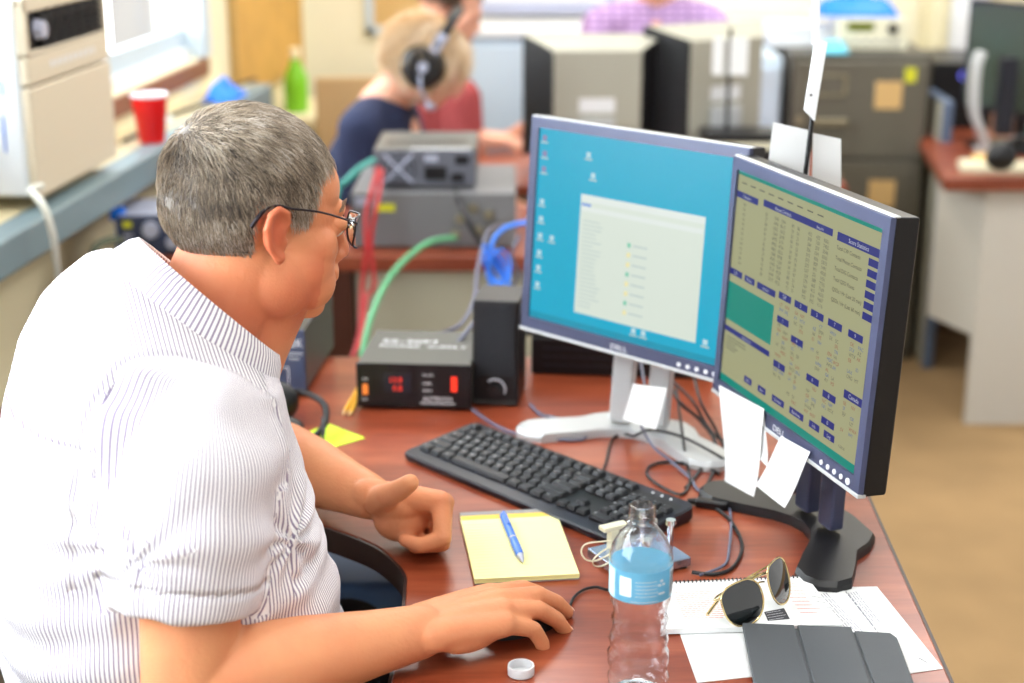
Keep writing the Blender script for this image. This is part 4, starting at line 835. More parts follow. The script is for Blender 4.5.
# left radio peeking over the shoulder
e = thing('desktop_radio', 'dark blue radio with knobs beside the window wall, above the shirt collar', 'radio', Vector((-.845, 3.365, DESK)), R(8))
mb = MB(); mb.box2((-.03, .003, .005), (.13, .2, .09)); mb.build('case', 'silver', e, bevel=.003)
mb = MB(); mb.box2((-.032, -.003, .003), (.132, .005, .092)); fp = mb.build('front_panel', 'tuner', e, bevel=.002)
mb = MB(); mb.box2((-.02, -.005, .066), (.0, -.003, .08)); mb.build('display', 'yellowlab', fp)
for k in range(3): mb = MB(); mb.box2((-.02, -.005, .045-k*.018), (0, -.003, .051-k*.018)); mb.build('push_button', 'silver', fp)
for x, z_, r_2 in ((.04, .06, .02), (.085, .03, .014), (.11, .065, .01)): mb = MB(); mb.cyl((x, -.003, z_), (x, -.02, z_), r_2, r_2*.85, 24); mb.build('control_knob', 'silver', fp)
rag('blue_tape', wl(.135, -.44, .941), .05, .03, .035, 'blueclip', 'small blue clip on the window shelf above the dark blue radio', 'clip') if False else None
e = thing('blue_clip', 'bright blue cable clip beside the dark blue radio', 'clip', Vector((-.885, 3.40, DESK+.0)))
mb = MB(); mb.cyl((0, 0, 0), (0, 0, .075), .006); mb.box((.0, 0, .09), (.035, .02, .03), rz=.4); mb.box((-.018, 0, .106), (.02, .012, .01)); mb.build('clip_body', 'blueclip', e, bevel=.003)
cable('green_grey_cable', cd([(128, 240, 3.37), (110, 240, 3.35), (95, 248, 3.32), (92, 268, 3.3), (100, 290, 3.3), (108, 330, 3.3)]), .008, mat('cable_olive', (110, 120, 100), .5), 'olive grey cable looping left of the dark blue radio')
# ================================================================ THIRD DESK, MONITORS SEEN FROM BEHIND
e = thing('operators_desk', 'brown desk carrying the monitors seen from behind', 'desk', (.42, 4.6, 0))
mb = MB(); mb.box2((-.52, -.42, .72), (.50, .38, .75)); mb.build('desktop', 'desk2', e, bevel=.004)
for x in (-.5, .46): mb = MB(); mb.box2((x, -.38, 0), (x+.03, .34, .72)); mb.build('panel_leg', 'panelgrey', e)
mb = MB(); mb.box2((-.47, -.36, .2), (.46, -.34, .72)); mb.build('modesty_panel', 'panelgrey', e)
def rear_monitor(label, px, py, d, yaw, w=.40):
    p = atd(px, py, d); e = thing('desktop_monitor', label, 'monitor', (p.x, d, DESK), yaw, group='monitors seen from behind'); T = p.z-DESK; h = .34; z0 = T-h
    # local -y faces us (the back)
    mb = MB(); mb.box2((-w/2, 0, z0), (w/2, .018, T)); mb.build('bezel', 'navyblack', e, bevel=.003)
    mb = MB(); mb.box2((-w/2+.015, .018, z0+.02), (w/2-.015, .0188, T-.015)); mb.build('screen', emis('far_screen', (150, 200, 225), .8), e)
    bw = w/2-.078; A = [(-w/2, 0, z0), (w/2, 0, z0), (w/2, 0, T), (-w/2, 0, T)]; B = [(-bw, -.11, z0+.03), (bw, -.11, z0+.03), (bw, -.11, T-.035), (-bw, -.11, T-.035)]
    mb = MB(); mb.add(A+B, [(0, 3, 7, 4), (1, 5, 6, 2), (0, 4, 5, 1)], 0); mb.build('side_shell', 'black', e, smooth=False)
    mb = MB(); mb.add(A+B, [(3, 2, 6, 7), (4, 7, 6, 5)], 0); mb.build('rear_cover', 'silverback', e, smooth=False)
    mb = MB(); mb.box2((-.05, -.125, .02), (.05, -.111, z0+.12)); mb.build('neck', 'lightsilver', e, bevel=.004)
    mb = MB(); mb.prism(rr(.24, .18, .03), 0, .02); mb.build('base', 'silver', e, bevel=.004)
    mb = MB(); mb.box2((-.05, -.113, z0+.135), (.05, -.1105, z0+.175)); mb.build('badge', 'white2', e)
M['silverback'] = mat('silver_back', (168, 166, 152), .4, metal=.1)
rear_monitor('silver-backed monitor seen from behind, left of the two above the cyan screen', 594, 34, 4.42, R(3))
rear_monitor('silver-backed monitor seen from behind, right of the two above the cyan screen', 706, 23, 4.50, R(27))
# papers on a rod and small radio
p = atd(727, 120, 4.3); e = thing('copy_holder', 'black rod holding two white cards beside the rear monitors', 'paper holder', (p.x, 4.3, DESK))
t = atd(727, 28, 4.3).z-DESK
mb = MB(); mb.cyl((0, 0, 0), (0, 0, t), .006); mb.build('rod', 'black', e)
mb = MB(); mb.cyl((0, 0, 0), (0, 0, .012), .06, n=24); mb.build('foot', 'black', e)
for x0, x1 in ((712, 725), (729, 749)):
    a, b = atd(x0, 75, 4.29)-e.location, atd(x1, 38, 4.29)-e.location; mb = MB(); mb.box2((a.x, -.012, a.z), (b.x, -.009, b.z)); mb.build('card', 'white', e)
e = thing('small_radio', 'small black radio with a lit green and violet display on the third desk', 'radio', (p.x+.03, 4.25, DESK), R(-8))
mb = MB(); mb.box2((-.1, 0, 0), (.1, .18, .085)); mb.build('case', 'black', e, bevel=.004)
mb = MB(); mb.box2((-.07, -.003, .03), (-.03, 0, .05)); mb.build('display', emis('violet_lcd', (90, 80, 200), 1), e)
mb = MB(); mb.box2((-.025, -.003, .03), (.03, 0, .05)); mb.build('meter', emis('green_meter', (60, 190, 130), 1), e)
mb = MB(); mb.box2((-.08, -.012, .088), (.09, .10, .105)); tag(mb.build('paper_pad', 'ivory', loc=e.location), 'cream pad lying on top of the small black radio', 'notepad')
mb = MB(); mb.box2((-.1, -.01, .107), (.11, .13, .13)); tag(mb.build('black_tray', 'black', loc=e.location, bevel=.004), 'black tray lying on the cream pad', 'tray')
# ================================================================ FILING CABINET
a = atd(793, 60, 4.95); b = atd(933, 60, 4.95); w = b.x-a.x; zt = atd(800, 55, 4.95).z
e = thing('filing_cabinet', 'dark olive grey filing cabinet with tan labels on its drawers', 'filing cabinet', ((a.x+b.x)/2, 4.95, 0), R(-3))
mb = MB(); mb.box2((-w/2, .018, 0), (w/2, .62, zt)); mb.build('cabinet_body', 'filedark', e, bevel=.004)
dh = (zt-.06)/3
labs = [('drawer',), ('drawer',), ('drawer',)]
for k in range(3):
    z1 = zt-.02-k*dh; z0 = z1-dh+.008
    mb = MB(); mb.box2((-w/2+.012, 0, z0), (w/2-.012, .018, z1)); d = mb.build('drawer', 'file', e, bevel=.005)
    mb = MB(); X0 = -.10; zc = z1-.075
    for q in ((X0-.055, zc-.035, X0+.055, zc-.027), (X0-.055, zc+.027, X0+.055, zc+.035), (X0-.055, zc-.035, X0-.045, zc+.035), (X0+.045, zc-.035, X0+.055, zc+.035)): mb.box2((q[0], -.005, q[1]), (q[2], 0, q[3]))
    mb.build('label_holder', 'brass', d)
    mb = MB(); mb.box2((X0-.043, -.002, zc-.025), (X0+.043, 0, zc+.025)); mb.build('card', 'file' if k == 0 else 'tan', d)
    mb = MB(); mb.box2((X0-.05, -.03, zc-.125), (X0+.06, -.018, zc-.105)); mb.box2((X0-.05, -.02, zc-.12), (X0-.04, 0, zc-.108)); mb.box2((X0+.05, -.02, zc-.12), (X0+.06, 0, zc-.108)); mb.build('handle', 'brass', d, bevel=.004)
    mb = MB(); mb.cyl((X0-.09, -.012, zc-.113), (X0-.09, 0, zc-.113), .014, n=20); mb.build('lock', 'brass', d)
    mb = MB(); mb.box2((.045, -.0015, zc-.075), (.13, 0, zc+.012)); mb.build('tan_label', 'manila', d)
    if k == 0: mb = MB(); mb.box2((.135, -.002, zc+.01), (.17, 0, zc+.055)); mb.build('yellow_label', 'yellowlab', d)
fx, fy = e.location.x, e.location.y
zt += .001
e = thing('bench_instrument', 'white bench instrument with a green display on the filing cabinet', 'instrument', (fx+.045, fy+.12, zt), R(-3))
mb = MB(); mb.box2((-.105, .004, .008), (.115, .28, .10)); mb.build('case', 'white2', e, bevel=.004)
mb = MB(); mb.box2((-.11, -.004, .004), (.12, .006, .104)); fp = mb.build('front_panel', 'ivory', e, bevel=.003)
mb = MB(); mb.box2((-.075, -.006, .062), (.01, -.003, .09)); mb.build('display', 'lcdgreen', fp)
mb = MB(); mb.cyl((.07, -.004, .07), (.07, -.022, .07), .017, .014, 24); mb.build('tuning_knob', 'black', fp)
for k in range(6): mb = MB(); mb.box2((-.085+k*.032, -.006, .02), (-.07+k*.032, -.003, .034)); mb.build('push_button', 'greyboard', fp)
for x in (-.09, .1):
    for y in (.03, .25): mb = MB(); mb.cyl((x, y, 0), (x, y, .009), .01); mb.build('foot', 'rubber', e)
o = rag('blue_bag', (fx+.02, fy+.26, zt+.105), .26, .22, .07, 'blueclip', 'crumpled blue bag lying on the white bench instrument', 'bag')
o = rag('cyan_cloth', (fx-.085, fy+.06, zt), .09, .08, .04, mat('cyan_cloth', (110, 205, 230), .7), 'small pale cyan cloth left of the bench instrument', 'cloth')
mb = MB(); mb.tube(smoothpts([(0, 0, 0), (0, 0, .1), (.01, .01, .3)]), .004); tag(mb.build('whip_antenna', 'black', loc=(fx+.07, fy+.3, zt+.165)), 'thin black antenna standing behind the blue bag', 'antenna')
e = thing('white_box', 'flat white box on the filing cabinet left of the instrument', 'box', (fx-.15, fy+.3, zt))
mb = MB(); mb.box2((-.10, -.08, 0), (.09, .1, .055)); mb.build('box_body', 'white2', e, bevel=.003)
mb = MB(); mb.box2((-.103, -.083, .055), (.093, .103, .068)); mb.build('lid', 'white2', e, bevel=.002)
# pale side cabinet next to it
e = thing('side_cabinet', 'pale grey-blue cabinet standing left of the grey filing cabinet', 'cabinet', (fx-w/2-.10, 5.22, 0))
mb = MB(); mb.box2((-.08, -.2, 0), (.08, .3, 1.0)); mb.build('body', 'paleblue', e, bevel=.004)
mb = MB(); mb.box2((-.07, -.212, .05), (.07, -.2, .97)); mb.build('door', 'paleblue', e, bevel=.003)
# folded table leaning at the cabinet
a = atd(926, 106, 4.75)
e = thing('folding_table', 'blue-grey folded table leaning against the side of the filing cabinet', 'folding table', (fx+w/2+.045, 4.97, 0), R(-3)); H_t = atd(930, 106, 4.8).z
mb = MB(); mb.box2((-.018, -.10, .0), (.010, .60, H_t)); mb.build('tabletop', 'panelgrey', e, bevel=.006)
mb = MB()
mb.box2((-.020, -.114, .0), (.014, -.10, H_t+.004)); mb.box2((-.020, -.10, H_t), (.014, .60, H_t+.006)); mb.build('edge_trim', 'sillblue', e, bevel=.003)
# computer tower with blue LED
e = thing('computer_tower', 'black computer case with a blue power light on the right desk', 'computer', atd(950, 165, 5.15), R(-2)); e.location.z = .75; e.location.x += .02
mb = MB(); mb.box2((-.095, .006, 0), (.10, .42, .215)); mb.build('case', 'black', e, bevel=.005)
mb = MB(); mb.box2((-.098, -.006, 0), (.103, .008, .217)); mb.build('front_panel', 'satin', e, bevel=.005)
mb = MB(); mb.tube([(.0+.012*math.cos(t), -.008, .175+.012*math.sin(t)) for t in [2*PI*k/20 for k in range(20)]], .0035, 8, closed=True); mb.build('power_light', 'ledblue', e)
for z_ in (.11, .08): mb = MB(); mb.box2((-.08, -.008, z_), (.085, -.005, z_+.003)); mb.build('drive_slot', 'navyblack', e)
# ================================================================ RIGHT DESK
c0 = at(964, 183, .75); fz = at(965, 424, 0)
e = thing('corner_desk', 'grey-panelled desk with a mahogany top at the right edge', 'desk', (fz.x, fz.y, 0))
Tt = [at(px, py, .75)-Vector((fz.x, fz.y, .75)) for px, py in ((975, 200), (933, 160))]
o = [(-.10+.075, -.06), (1.2, -.06), (1.2, 1.25), (-.14, 1.25), (-.14, .60), (-.10, .42)]
mb = MB(); mb.prism([(Tt[0].x, -.05), (1.2, -.05), (1.2, 1.3), (Tt[1].x+.16, 1.3), (Tt[1].x, Tt[1].y)], .712, .75); mb.build('desktop', 'desk2', e, bevel=.006)
mb = MB(); mb.prism([(0, 0), (1.15, 0), (1.15, .025), (0, .025)], 0, .712); mb.build('end_panel', 'deskgrey', e)
mb = MB(); q = (Tt[1].x+.02, Tt[1].y); mb.prism([(0, .02), (.03, .03), (q[0]+.03, q[1]), q], .27, .712); mb.build('modesty_panel', 'deskgrey', e)
mb = MB(); mb.prism([(q[0]+.05, 1.0), (1.1, 1.0), (1.1, 1.03), (q[0]+.05, 1.03)], 0, .712); mb.build('back_panel', 'darkwood', e)
mx = atd(1006, 150, 4.75)
e = thing('flat_monitor', 'dark monitor turned sideways at the right edge of the picture', 'monitor', (mx.x, 4.75, .75), R(-65))
mb = MB(); mb.box2((-.22, 0, .10), (.22, .02, .44)); mb.build('bezel', 'navyblack', e, bevel=.003)
mb = MB(); mb.box2((-.205, -.001, .118), (.205, 0, .425)); mb.build('screen', mat('dark_screen', (60, 72, 64), .25), e)
mb = MB(); mb.loft([[(x*k, y, .27+z_*k) for x, z_ in ((-.22, -.17), (.22, -.17), (.22, .17), (-.22, .17))] for k, y in ((1, .02), (.7, .05))]); mb.build('rear_shell', 'black', e)
mb = MB(); mb.cyl((0, .05, .01), (0, .05, .2), .02); mb.build('neck', 'black', e); mb = MB(); mb.prism(rr(.22, .18, .04), 0, .014); mb.build('base', 'black', e, bevel=.003)
mx = at(985, 150, .75); d_ = 4.6
P2 = [atd(x, y, 4.62) for x, y in ((985, 52), (979, 70), (977, 110), (983, 130), (992, 155))]
e = thing('tablet_stand', 'curved silver stand holding a dark tablet on the right desk', 'stand', (P2[4].x, 4.62, .75))
P2 = [p-e.location for p in P2]; dz = -P2[4].z
mb = MB(); S = smoothpts([p+Vector((0, 0, dz*(1 if i > 2 else .5))) for i, p in enumerate(P2)], 5); n_ = len(S)
mb.loft([[p+Vector((a_, b_, 0)) for a_, b_ in ((-.010, 0), (.010, 0), (.010, .07), (-.010, .07))] for p in S]); mb.build('curved_back', 'lightsilver', e, bevel=.004)
mb = MB(); mb.box2((.012, .01, .06), (.06, .06, .29)); mb.build('tablet', 'navyblack', e, bevel=.004)
mb = MB(); mb.prism(rr(.12, .2, .03, cx=.04, cy=.11), 0, .012); mb.build('base', 'lightsilver', e, bevel=.003)
p = at(996, 170, .75); e = thing('far_keyboard', 'pale keyboard on the right desk', 'keyboard', (p.x+.1, p.y-.03, .75), R(-12))
mb = MB(); mb.prism(rr(.42, .13, .01), 0, .018); mb.build('keyboard_case', 'beige', e, bevel=.004)
mb = MB()
for i in range(18):
    for j in range(5): mb.box2((-.2+i*.0222, -.055+j*.022, .018), (-.182+i*.0222, -.037+j*.022, .023))
k_ = mb.build('keys', 'ivory', e, smooth=False); k_['kind'] = 'stuff'
p = at(996, 163, .79); e = thing('far_headset', 'black headset lying on the pale keyboard', 'headset', (p.x, p.y-.04, .775))
mb = MB(); mb.ball((0, 0, .04), (.045, .028, .04), 20); mb.build('ear_cup', 'satin', e)
mb = MB(); mb.ball((.15, .05, .04), (.045, .028, .04), 20); mb.build('ear_cup', 'satin', e)
mb = MB(); mb.tube(smoothpts([(0, 0, .06), (.03, .01, .085), (.09, .03, .09), (.13, .045, .08), (.15, .05, .06)]), .008); mb.build('headband', 'satin', e)
p = at(1018, 140, .75); e = thing('standing_folder', 'teal and white folder leaning at the right edge behind the headset', 'folder', (p.x+.06, 4.95, .75))
mb = MB(); mb.box2((-.03, 0, 0), (.2, .03, .3)); mb.build('spine', 'teal', e, bevel=.002); mb = MB(); mb.box2((-.028, -.002, .04), (.19, 0, .16)); mb.build('label', 'white', e)
rag('wrapped_cable_heap', (atd(985, 140, 4.55).x, 4.45, .75), .14, .12, .05, 'manila', 'small heap of tan wrapping on the right desk', 'wrapping')
# chairs far
e = thing('wooden_chair', 'tan wooden chair between the blonde person and the corner table', 'chair', (-.46, 5.13, 0), R(4))
mb = MB(); mb.prism(rr(.42, .42, .04), .42, .45); mb.build('seat', 'tanchair', e, bevel=.006)
for x in (-.18, .18):
    for y in (-.18, .18): mb = MB(); mb.cyl((x, y, 0), (x*.95, y*.95, .42), .015); mb.build('leg', 'tanchair', e)
mb = MB(); mb.box2((-.2, .17, .62), (.2, .195, .90)); mb.box2((-.19, .17, .45), (-.15, .195, .62)); mb.box2((.15, .17, .45), (.19, .195, .62)); mb.build('backrest', 'tanchair', e, bevel=.008)
# ================================================================ PEOPLE
def skin(name, base, red, sc=14):
    m = mat(name, base, .48, spec=.35, sss=.12, bump=.32, bscale=230); nt = m.node_tree; b = nt.nodes['Principled BSDF']
    tc = nt.nodes.new('ShaderNodeTexCoord'); n = nt.nodes.new('ShaderNodeTexNoise'); n.inputs['Scale'].default_value = sc; n.inputs['Detail'].default_value = 5
    a = nt.nodes.new('ShaderNodeAttribute'); a.attribute_name = 'ruddy'
    ad = nt.nodes.new('ShaderNodeMath'); ad.operation = 'MULTIPLY_ADD'; ad.inputs[1].default_value = .62
    r = nt.nodes.new('ShaderNodeValToRGB'); r.color_ramp.elements[0].position = .20; r.color_ramp.elements[1].position = .95
    r.color_ramp.elements[0].color = (*lin(base), 1); r.color_ramp.elements[1].color = (*lin(red), 1)
    nt.links.new(tc.outputs['Object'], n.inputs['Vector']); nt.links.new(n.outputs['Fac'], ad.inputs[0]); nt.links.new(a.outputs['Fac'], ad.inputs[2]); nt.links.new(ad.outputs[0], r.inputs[0]); nt.links.new(r.outputs[0], b.inputs['Base Color'])
    return m
M['skin'] = skin('skin', (218, 150, 106), (190, 80, 56)); M['skin2'] = skin('fair_skin', (226, 170, 142), (205, 125, 100))
def head_shape(mb, HM, ears=True, fine=True):
    T0 = mb.T; mb.T = HM; k = .001
    def e(c, r, rot=None): mb.ball([q*k for q in c], tuple(q*k for q in r), 32 if fine else 20, rot=rot)
    def ch(P, rs): mb.cap_chain([[q*k for q in p] for p in P], [r*k for r in rs], 20)
    e((-14, 0, 44), (96, 76, 78)); e((-30, 0, 22), (80, 74, 66)); e((24, 0, 36), (66, 68, 68)); e((38, 0, 18), (54, 64, 50)); e((40, 0, -14), (52, 66, 62)); e((38, 0, -62), (48, 60, 44)); e((72, 0, -92), (22, 26, 17))
    for s in (-1, 1):
        e((16, s*44, -58), (46, 30, 42)); e((56, s*42, -18), (29, 28, 28)); e((58, s*40, -58), (30, 24, 32)); e((48, s*46, -38), (34, 24, 36)); e((99, s*11, -33), (12, 9, 8)); e((82, s*33, 4), (13, 15, 10))
    ch([(85, -34, 22), (95, -12, 22), (95, 12, 22), (85, 34, 22)], (9, 10, 10, 9)); e((54, 0, 42), (40, 58, 44))
    ch([(93, 0, 14), (101, 0, -10), (109, 0, -28)], (8, 10, 12)); e((90, 0, -50), (17, 28, 12)); e((99, 0, -57), (7, 24, 6)); e((97, 0, -67), (7, 21, 6)); e((86, 0, -78), (16, 26, 10))
    if ears:
        for s in (-1, 1):
            def q(x, z, o): return (x, s*(72+o), z)
            ch([q(2, 0, 5), q(6, 15, 10), q(2, 26, 14), q(-10, 31, 18), q(-20, 24, 21), q(-23, 9, 21), q(-18, -7, 18), q(-9, -18, 13), q(-1, -25, 10), q(3, -22, 8)], (3.6, 3.8, 4, 4.2, 4.6, 4.6, 4.4, 5, 6.6, 5))
            ch([q(-2, 20, 11), q(-12, 22, 15), q(-16, 8, 16), (q(-10, -12, 12))], (2.6, 3, 3.2, 3.2))
            e((-9, s*80, 3), (14, 8, 23)); ch([q(5, -6, 7), q(3, -14, 7)], (4.5, 4))
    mb.T = T0
def frame(X, T, P): return Vector(X).normalized(), Vector(T).normalized(), Vector(P).normalized()
def hand(mb, W, X, T, P, curl, thumb, s=1.0, spread=(7, 2, -4, -10), forearm=None, n=14):
    X = Vector(X).normalized(); P = Vector(P); P = (P-X*P.dot(X)).normalized(); T = Vector(T); T = (T-X*T.dot(X)-P*T.dot(P)).normalized()
    L = (.093, .092, .086, .078); off = (.027, .0085, -.0105, -.028); ph = ((.044, .027, .021), (.049, .031, .022), (.045, .029, .022), (.035, .022, .020)); r = ((.0122, .0106, .0096, .0082), (.0124, .0108, .0097, .0083), (.0118, .0102, .0092, .008), (.0108, .0092, .0083, .0072))
    tips = []
    for i in range(4):
        w0 = W+T*off[i]*.55*s; K = W+(X*L[i]+T*off[i]-P*(.004 if i in (1, 2) else 0))*s
        mb.cap_chain([w0, w0.lerp(K, .6), K], [.0185*s, .0165*s, .0138*s], n)
        a = 0; p = K; pts = [K]; sp = R(spread[i])
        for j in range(3):
            a += R(curl[i][j]); d = (X*math.cos(sp)+T*math.sin(sp))*math.cos(a)+P*math.sin(a); p = p+d*ph[i][j]*s; pts.append(p)
        mb.cap_chain(pts, [q*s for q in r[i]], n); tips.append((pts, d))
    mb.ball(W+(X*.045+P*.004)*s, tuple(q*s for q in (.045, .036, .017)), 20, rot=Matrix((X, T, P)).transposed().to_4x4())
    mb.ball(W+(X*.034+T*.020+P*.012)*s, tuple(q*s for q in (.034, .018, .017)), 20, rot=Matrix((X, T, P)).transposed().to_4x4())
    mb.ball(W+(X*.040-T*.024+P*.008)*s, tuple(q*s for q in (.036, .014, .016)), 20, rot=Matrix((X, T, P)).transposed().to_4x4())
    c = W+(X*.018+T*.020+P*.008)*s; pts = [c]; p = c
    for (dx, dt, dp), l in zip(thumb, (.046, .034, .029)): p = p+(X*dx+T*dt+P*dp).normalized()*l*s; pts.append(p)
    mb.cap_chain(pts, [.0185*s, .0145*s, .0128*s, .0105*s], n); tips.append((pts, (pts[-1]-pts[-2]).normalized()))
    return tips, (X, T, P)
def nails(tips, fr, parent, m, s=1.0):
    X, T, P = fr
    for i, (pts, d) in enumerate(tips[:4]):
        nrm = T.cross(d); nrm = -nrm if nrm.dot(P) > 0 and i < 4 else nrm
        side = d.cross(nrm).normalized(); nrm = side.cross(d).normalized()
        if nrm.dot(pts[-1]-pts[-3]) < 0 and False: nrm = -nrm
        c = pts[-1]+nrm*(.0066*s)-d*.001
        mb = MB(); mb.ball((0, 0, 0), (.0062*s, .005*s, .0016*s), 14); Mx = Matrix((d, side, nrm)).transposed().to_4x4(); Mx.translation = c
        mb.v = [tuple(Mx @ Vector(v)) for v in mb.v]; mb.build('fingernail', m, parent)
M['nail'] = mat('fingernail', (236, 186, 160), .3)
def strands(name, body, HM, center, mask, flow, N, length, width, ramp, parent, lift=.35, cap=.004, seed=1, gravity=.0, tonefn=None, rough=.5):
    """short hair: a fitted undercoat plus thousands of tapering strands rooted on the scalp"""
    rg = np.random.default_rng(seed); bm = bmesh.new(); bm.from_mesh(body.data); bvh = BVHTree.FromBMesh(bm); bm.free()
    inv = HM.inverted(); Rm = HM.to_3x3(); cw = HM @ Vector(center)
    def hit(dl):
        dw = (Rm @ dl).normalized(); return bvh.ray_cast(cw+dw*.30, -dw, .3)
    verts = []; faces = []; tone = []
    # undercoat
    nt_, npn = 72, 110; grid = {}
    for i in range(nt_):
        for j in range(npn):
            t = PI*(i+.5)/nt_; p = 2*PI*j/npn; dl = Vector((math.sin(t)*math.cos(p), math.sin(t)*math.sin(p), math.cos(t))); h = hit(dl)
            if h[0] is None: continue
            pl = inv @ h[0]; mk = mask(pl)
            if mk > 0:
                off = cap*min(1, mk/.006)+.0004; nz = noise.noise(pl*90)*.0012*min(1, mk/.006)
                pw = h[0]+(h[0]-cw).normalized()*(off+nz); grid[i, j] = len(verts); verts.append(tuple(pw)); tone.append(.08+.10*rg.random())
    for i in range(nt_-1):
        for j in range(npn):
            q = [(i, j), (i+1, j), (i+1, (j+1) % npn), (i, (j+1) % npn)]
            if all(k in grid for k in q): faces.append(tuple(grid[k] for k in q))
    top = [grid[0, j] for j in range(npn) if (0, j) in grid]
    if len(top) == npn: faces.append(tuple(top))
    cnt = 0; tries = 0
    while cnt < N and tries < N*6:
        tries += 1; v = rg.normal(size=3); dl = Vector(v/np.linalg.norm(v)); h = hit(dl)
        if h[0] is None: continue
        pl = inv @ h[0]; mk = mask(pl)
        if mk <= 0: continue
        nl = (Rm.inverted() @ (h[0]-cw)).normalized(); f = flow(pl); f = (f-nl*f.dot(nl))
        if f.length < 1e-6: continue
        f = (f.normalized()+Vector(rg.normal(size=3)*.16)).normalized(); f = (f-nl*f.dot(nl)).normalized()
        L = length(pl)*(.75+.5*rg.random()); s_ = f.cross(nl).normalized(); wd = width*(.7+.6*rg.random())
        tn = (tonefn(pl) if tonefn else .5)+.28*noise.noise(pl*45)+(rg.random()-.5)*.75
        base = len(verts); lf = lift*(.6+.8*rg.random()); p0 = pl+nl*cap*.4; K = 4
        for k in range(K):
            q = k/(K-1); c = p0+f*(L*q)+nl*(L*(lf*q-lf*.9*q*q)+cap*.5*q)+Vector((0, 0, -gravity*L*q*q)); w_ = wd*(1-.85*q)
            # keep outside the skin
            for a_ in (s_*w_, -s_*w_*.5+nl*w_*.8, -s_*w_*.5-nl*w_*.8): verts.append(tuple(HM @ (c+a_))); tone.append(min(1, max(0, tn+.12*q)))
        for k in range(K-1):
            for a_ in range(3): b_ = (a_+1) % 3; faces.append((base+k*3+a_, base+k*3+b_, base+k*3+3+b_, base+k*3+3+a_))
        cnt += 1
    me = bpy.data.meshes.new(name); me.from_pydata(verts, [], faces); at_ = me.attributes.new('tone', 'FLOAT', 'POINT'); at_.data.foreach_set('value', tone)
    me.materials.append(attr_hair(name+'_tone', ramp, rough)); me.shade_smooth(); ob = bpy.data.objects.new(name, me); C.objects.link(ob); ob.parent = parent; return ob
def ring(c, f, l, up, fr, bk, hw, n=40, p=2.4, tilt=0):
    o = []
    for k in range(n):
        a = 2*PI*k/n; ca, sa = math.cos(a), math.sin(a)
        x = (fr if ca > 0 else bk)*abs(ca)**(2/p)*(1 if ca > 0 else -1); y = hw*abs(sa)**(2/p)*(1 if sa > 0 else -1); o.append(c+f*x+l*y-up*(tilt*x))
    return o
def sleeve_loft(mb, P, rs, n=28, flatten=1):
    P = smoothpts(P, 5); m = len(P); k = len(rs)
    rr_ = [np.interp(i/(m-1)*(k-1), range(k), rs) for i in range(m)]
    mb.tube(P, rr_, n)
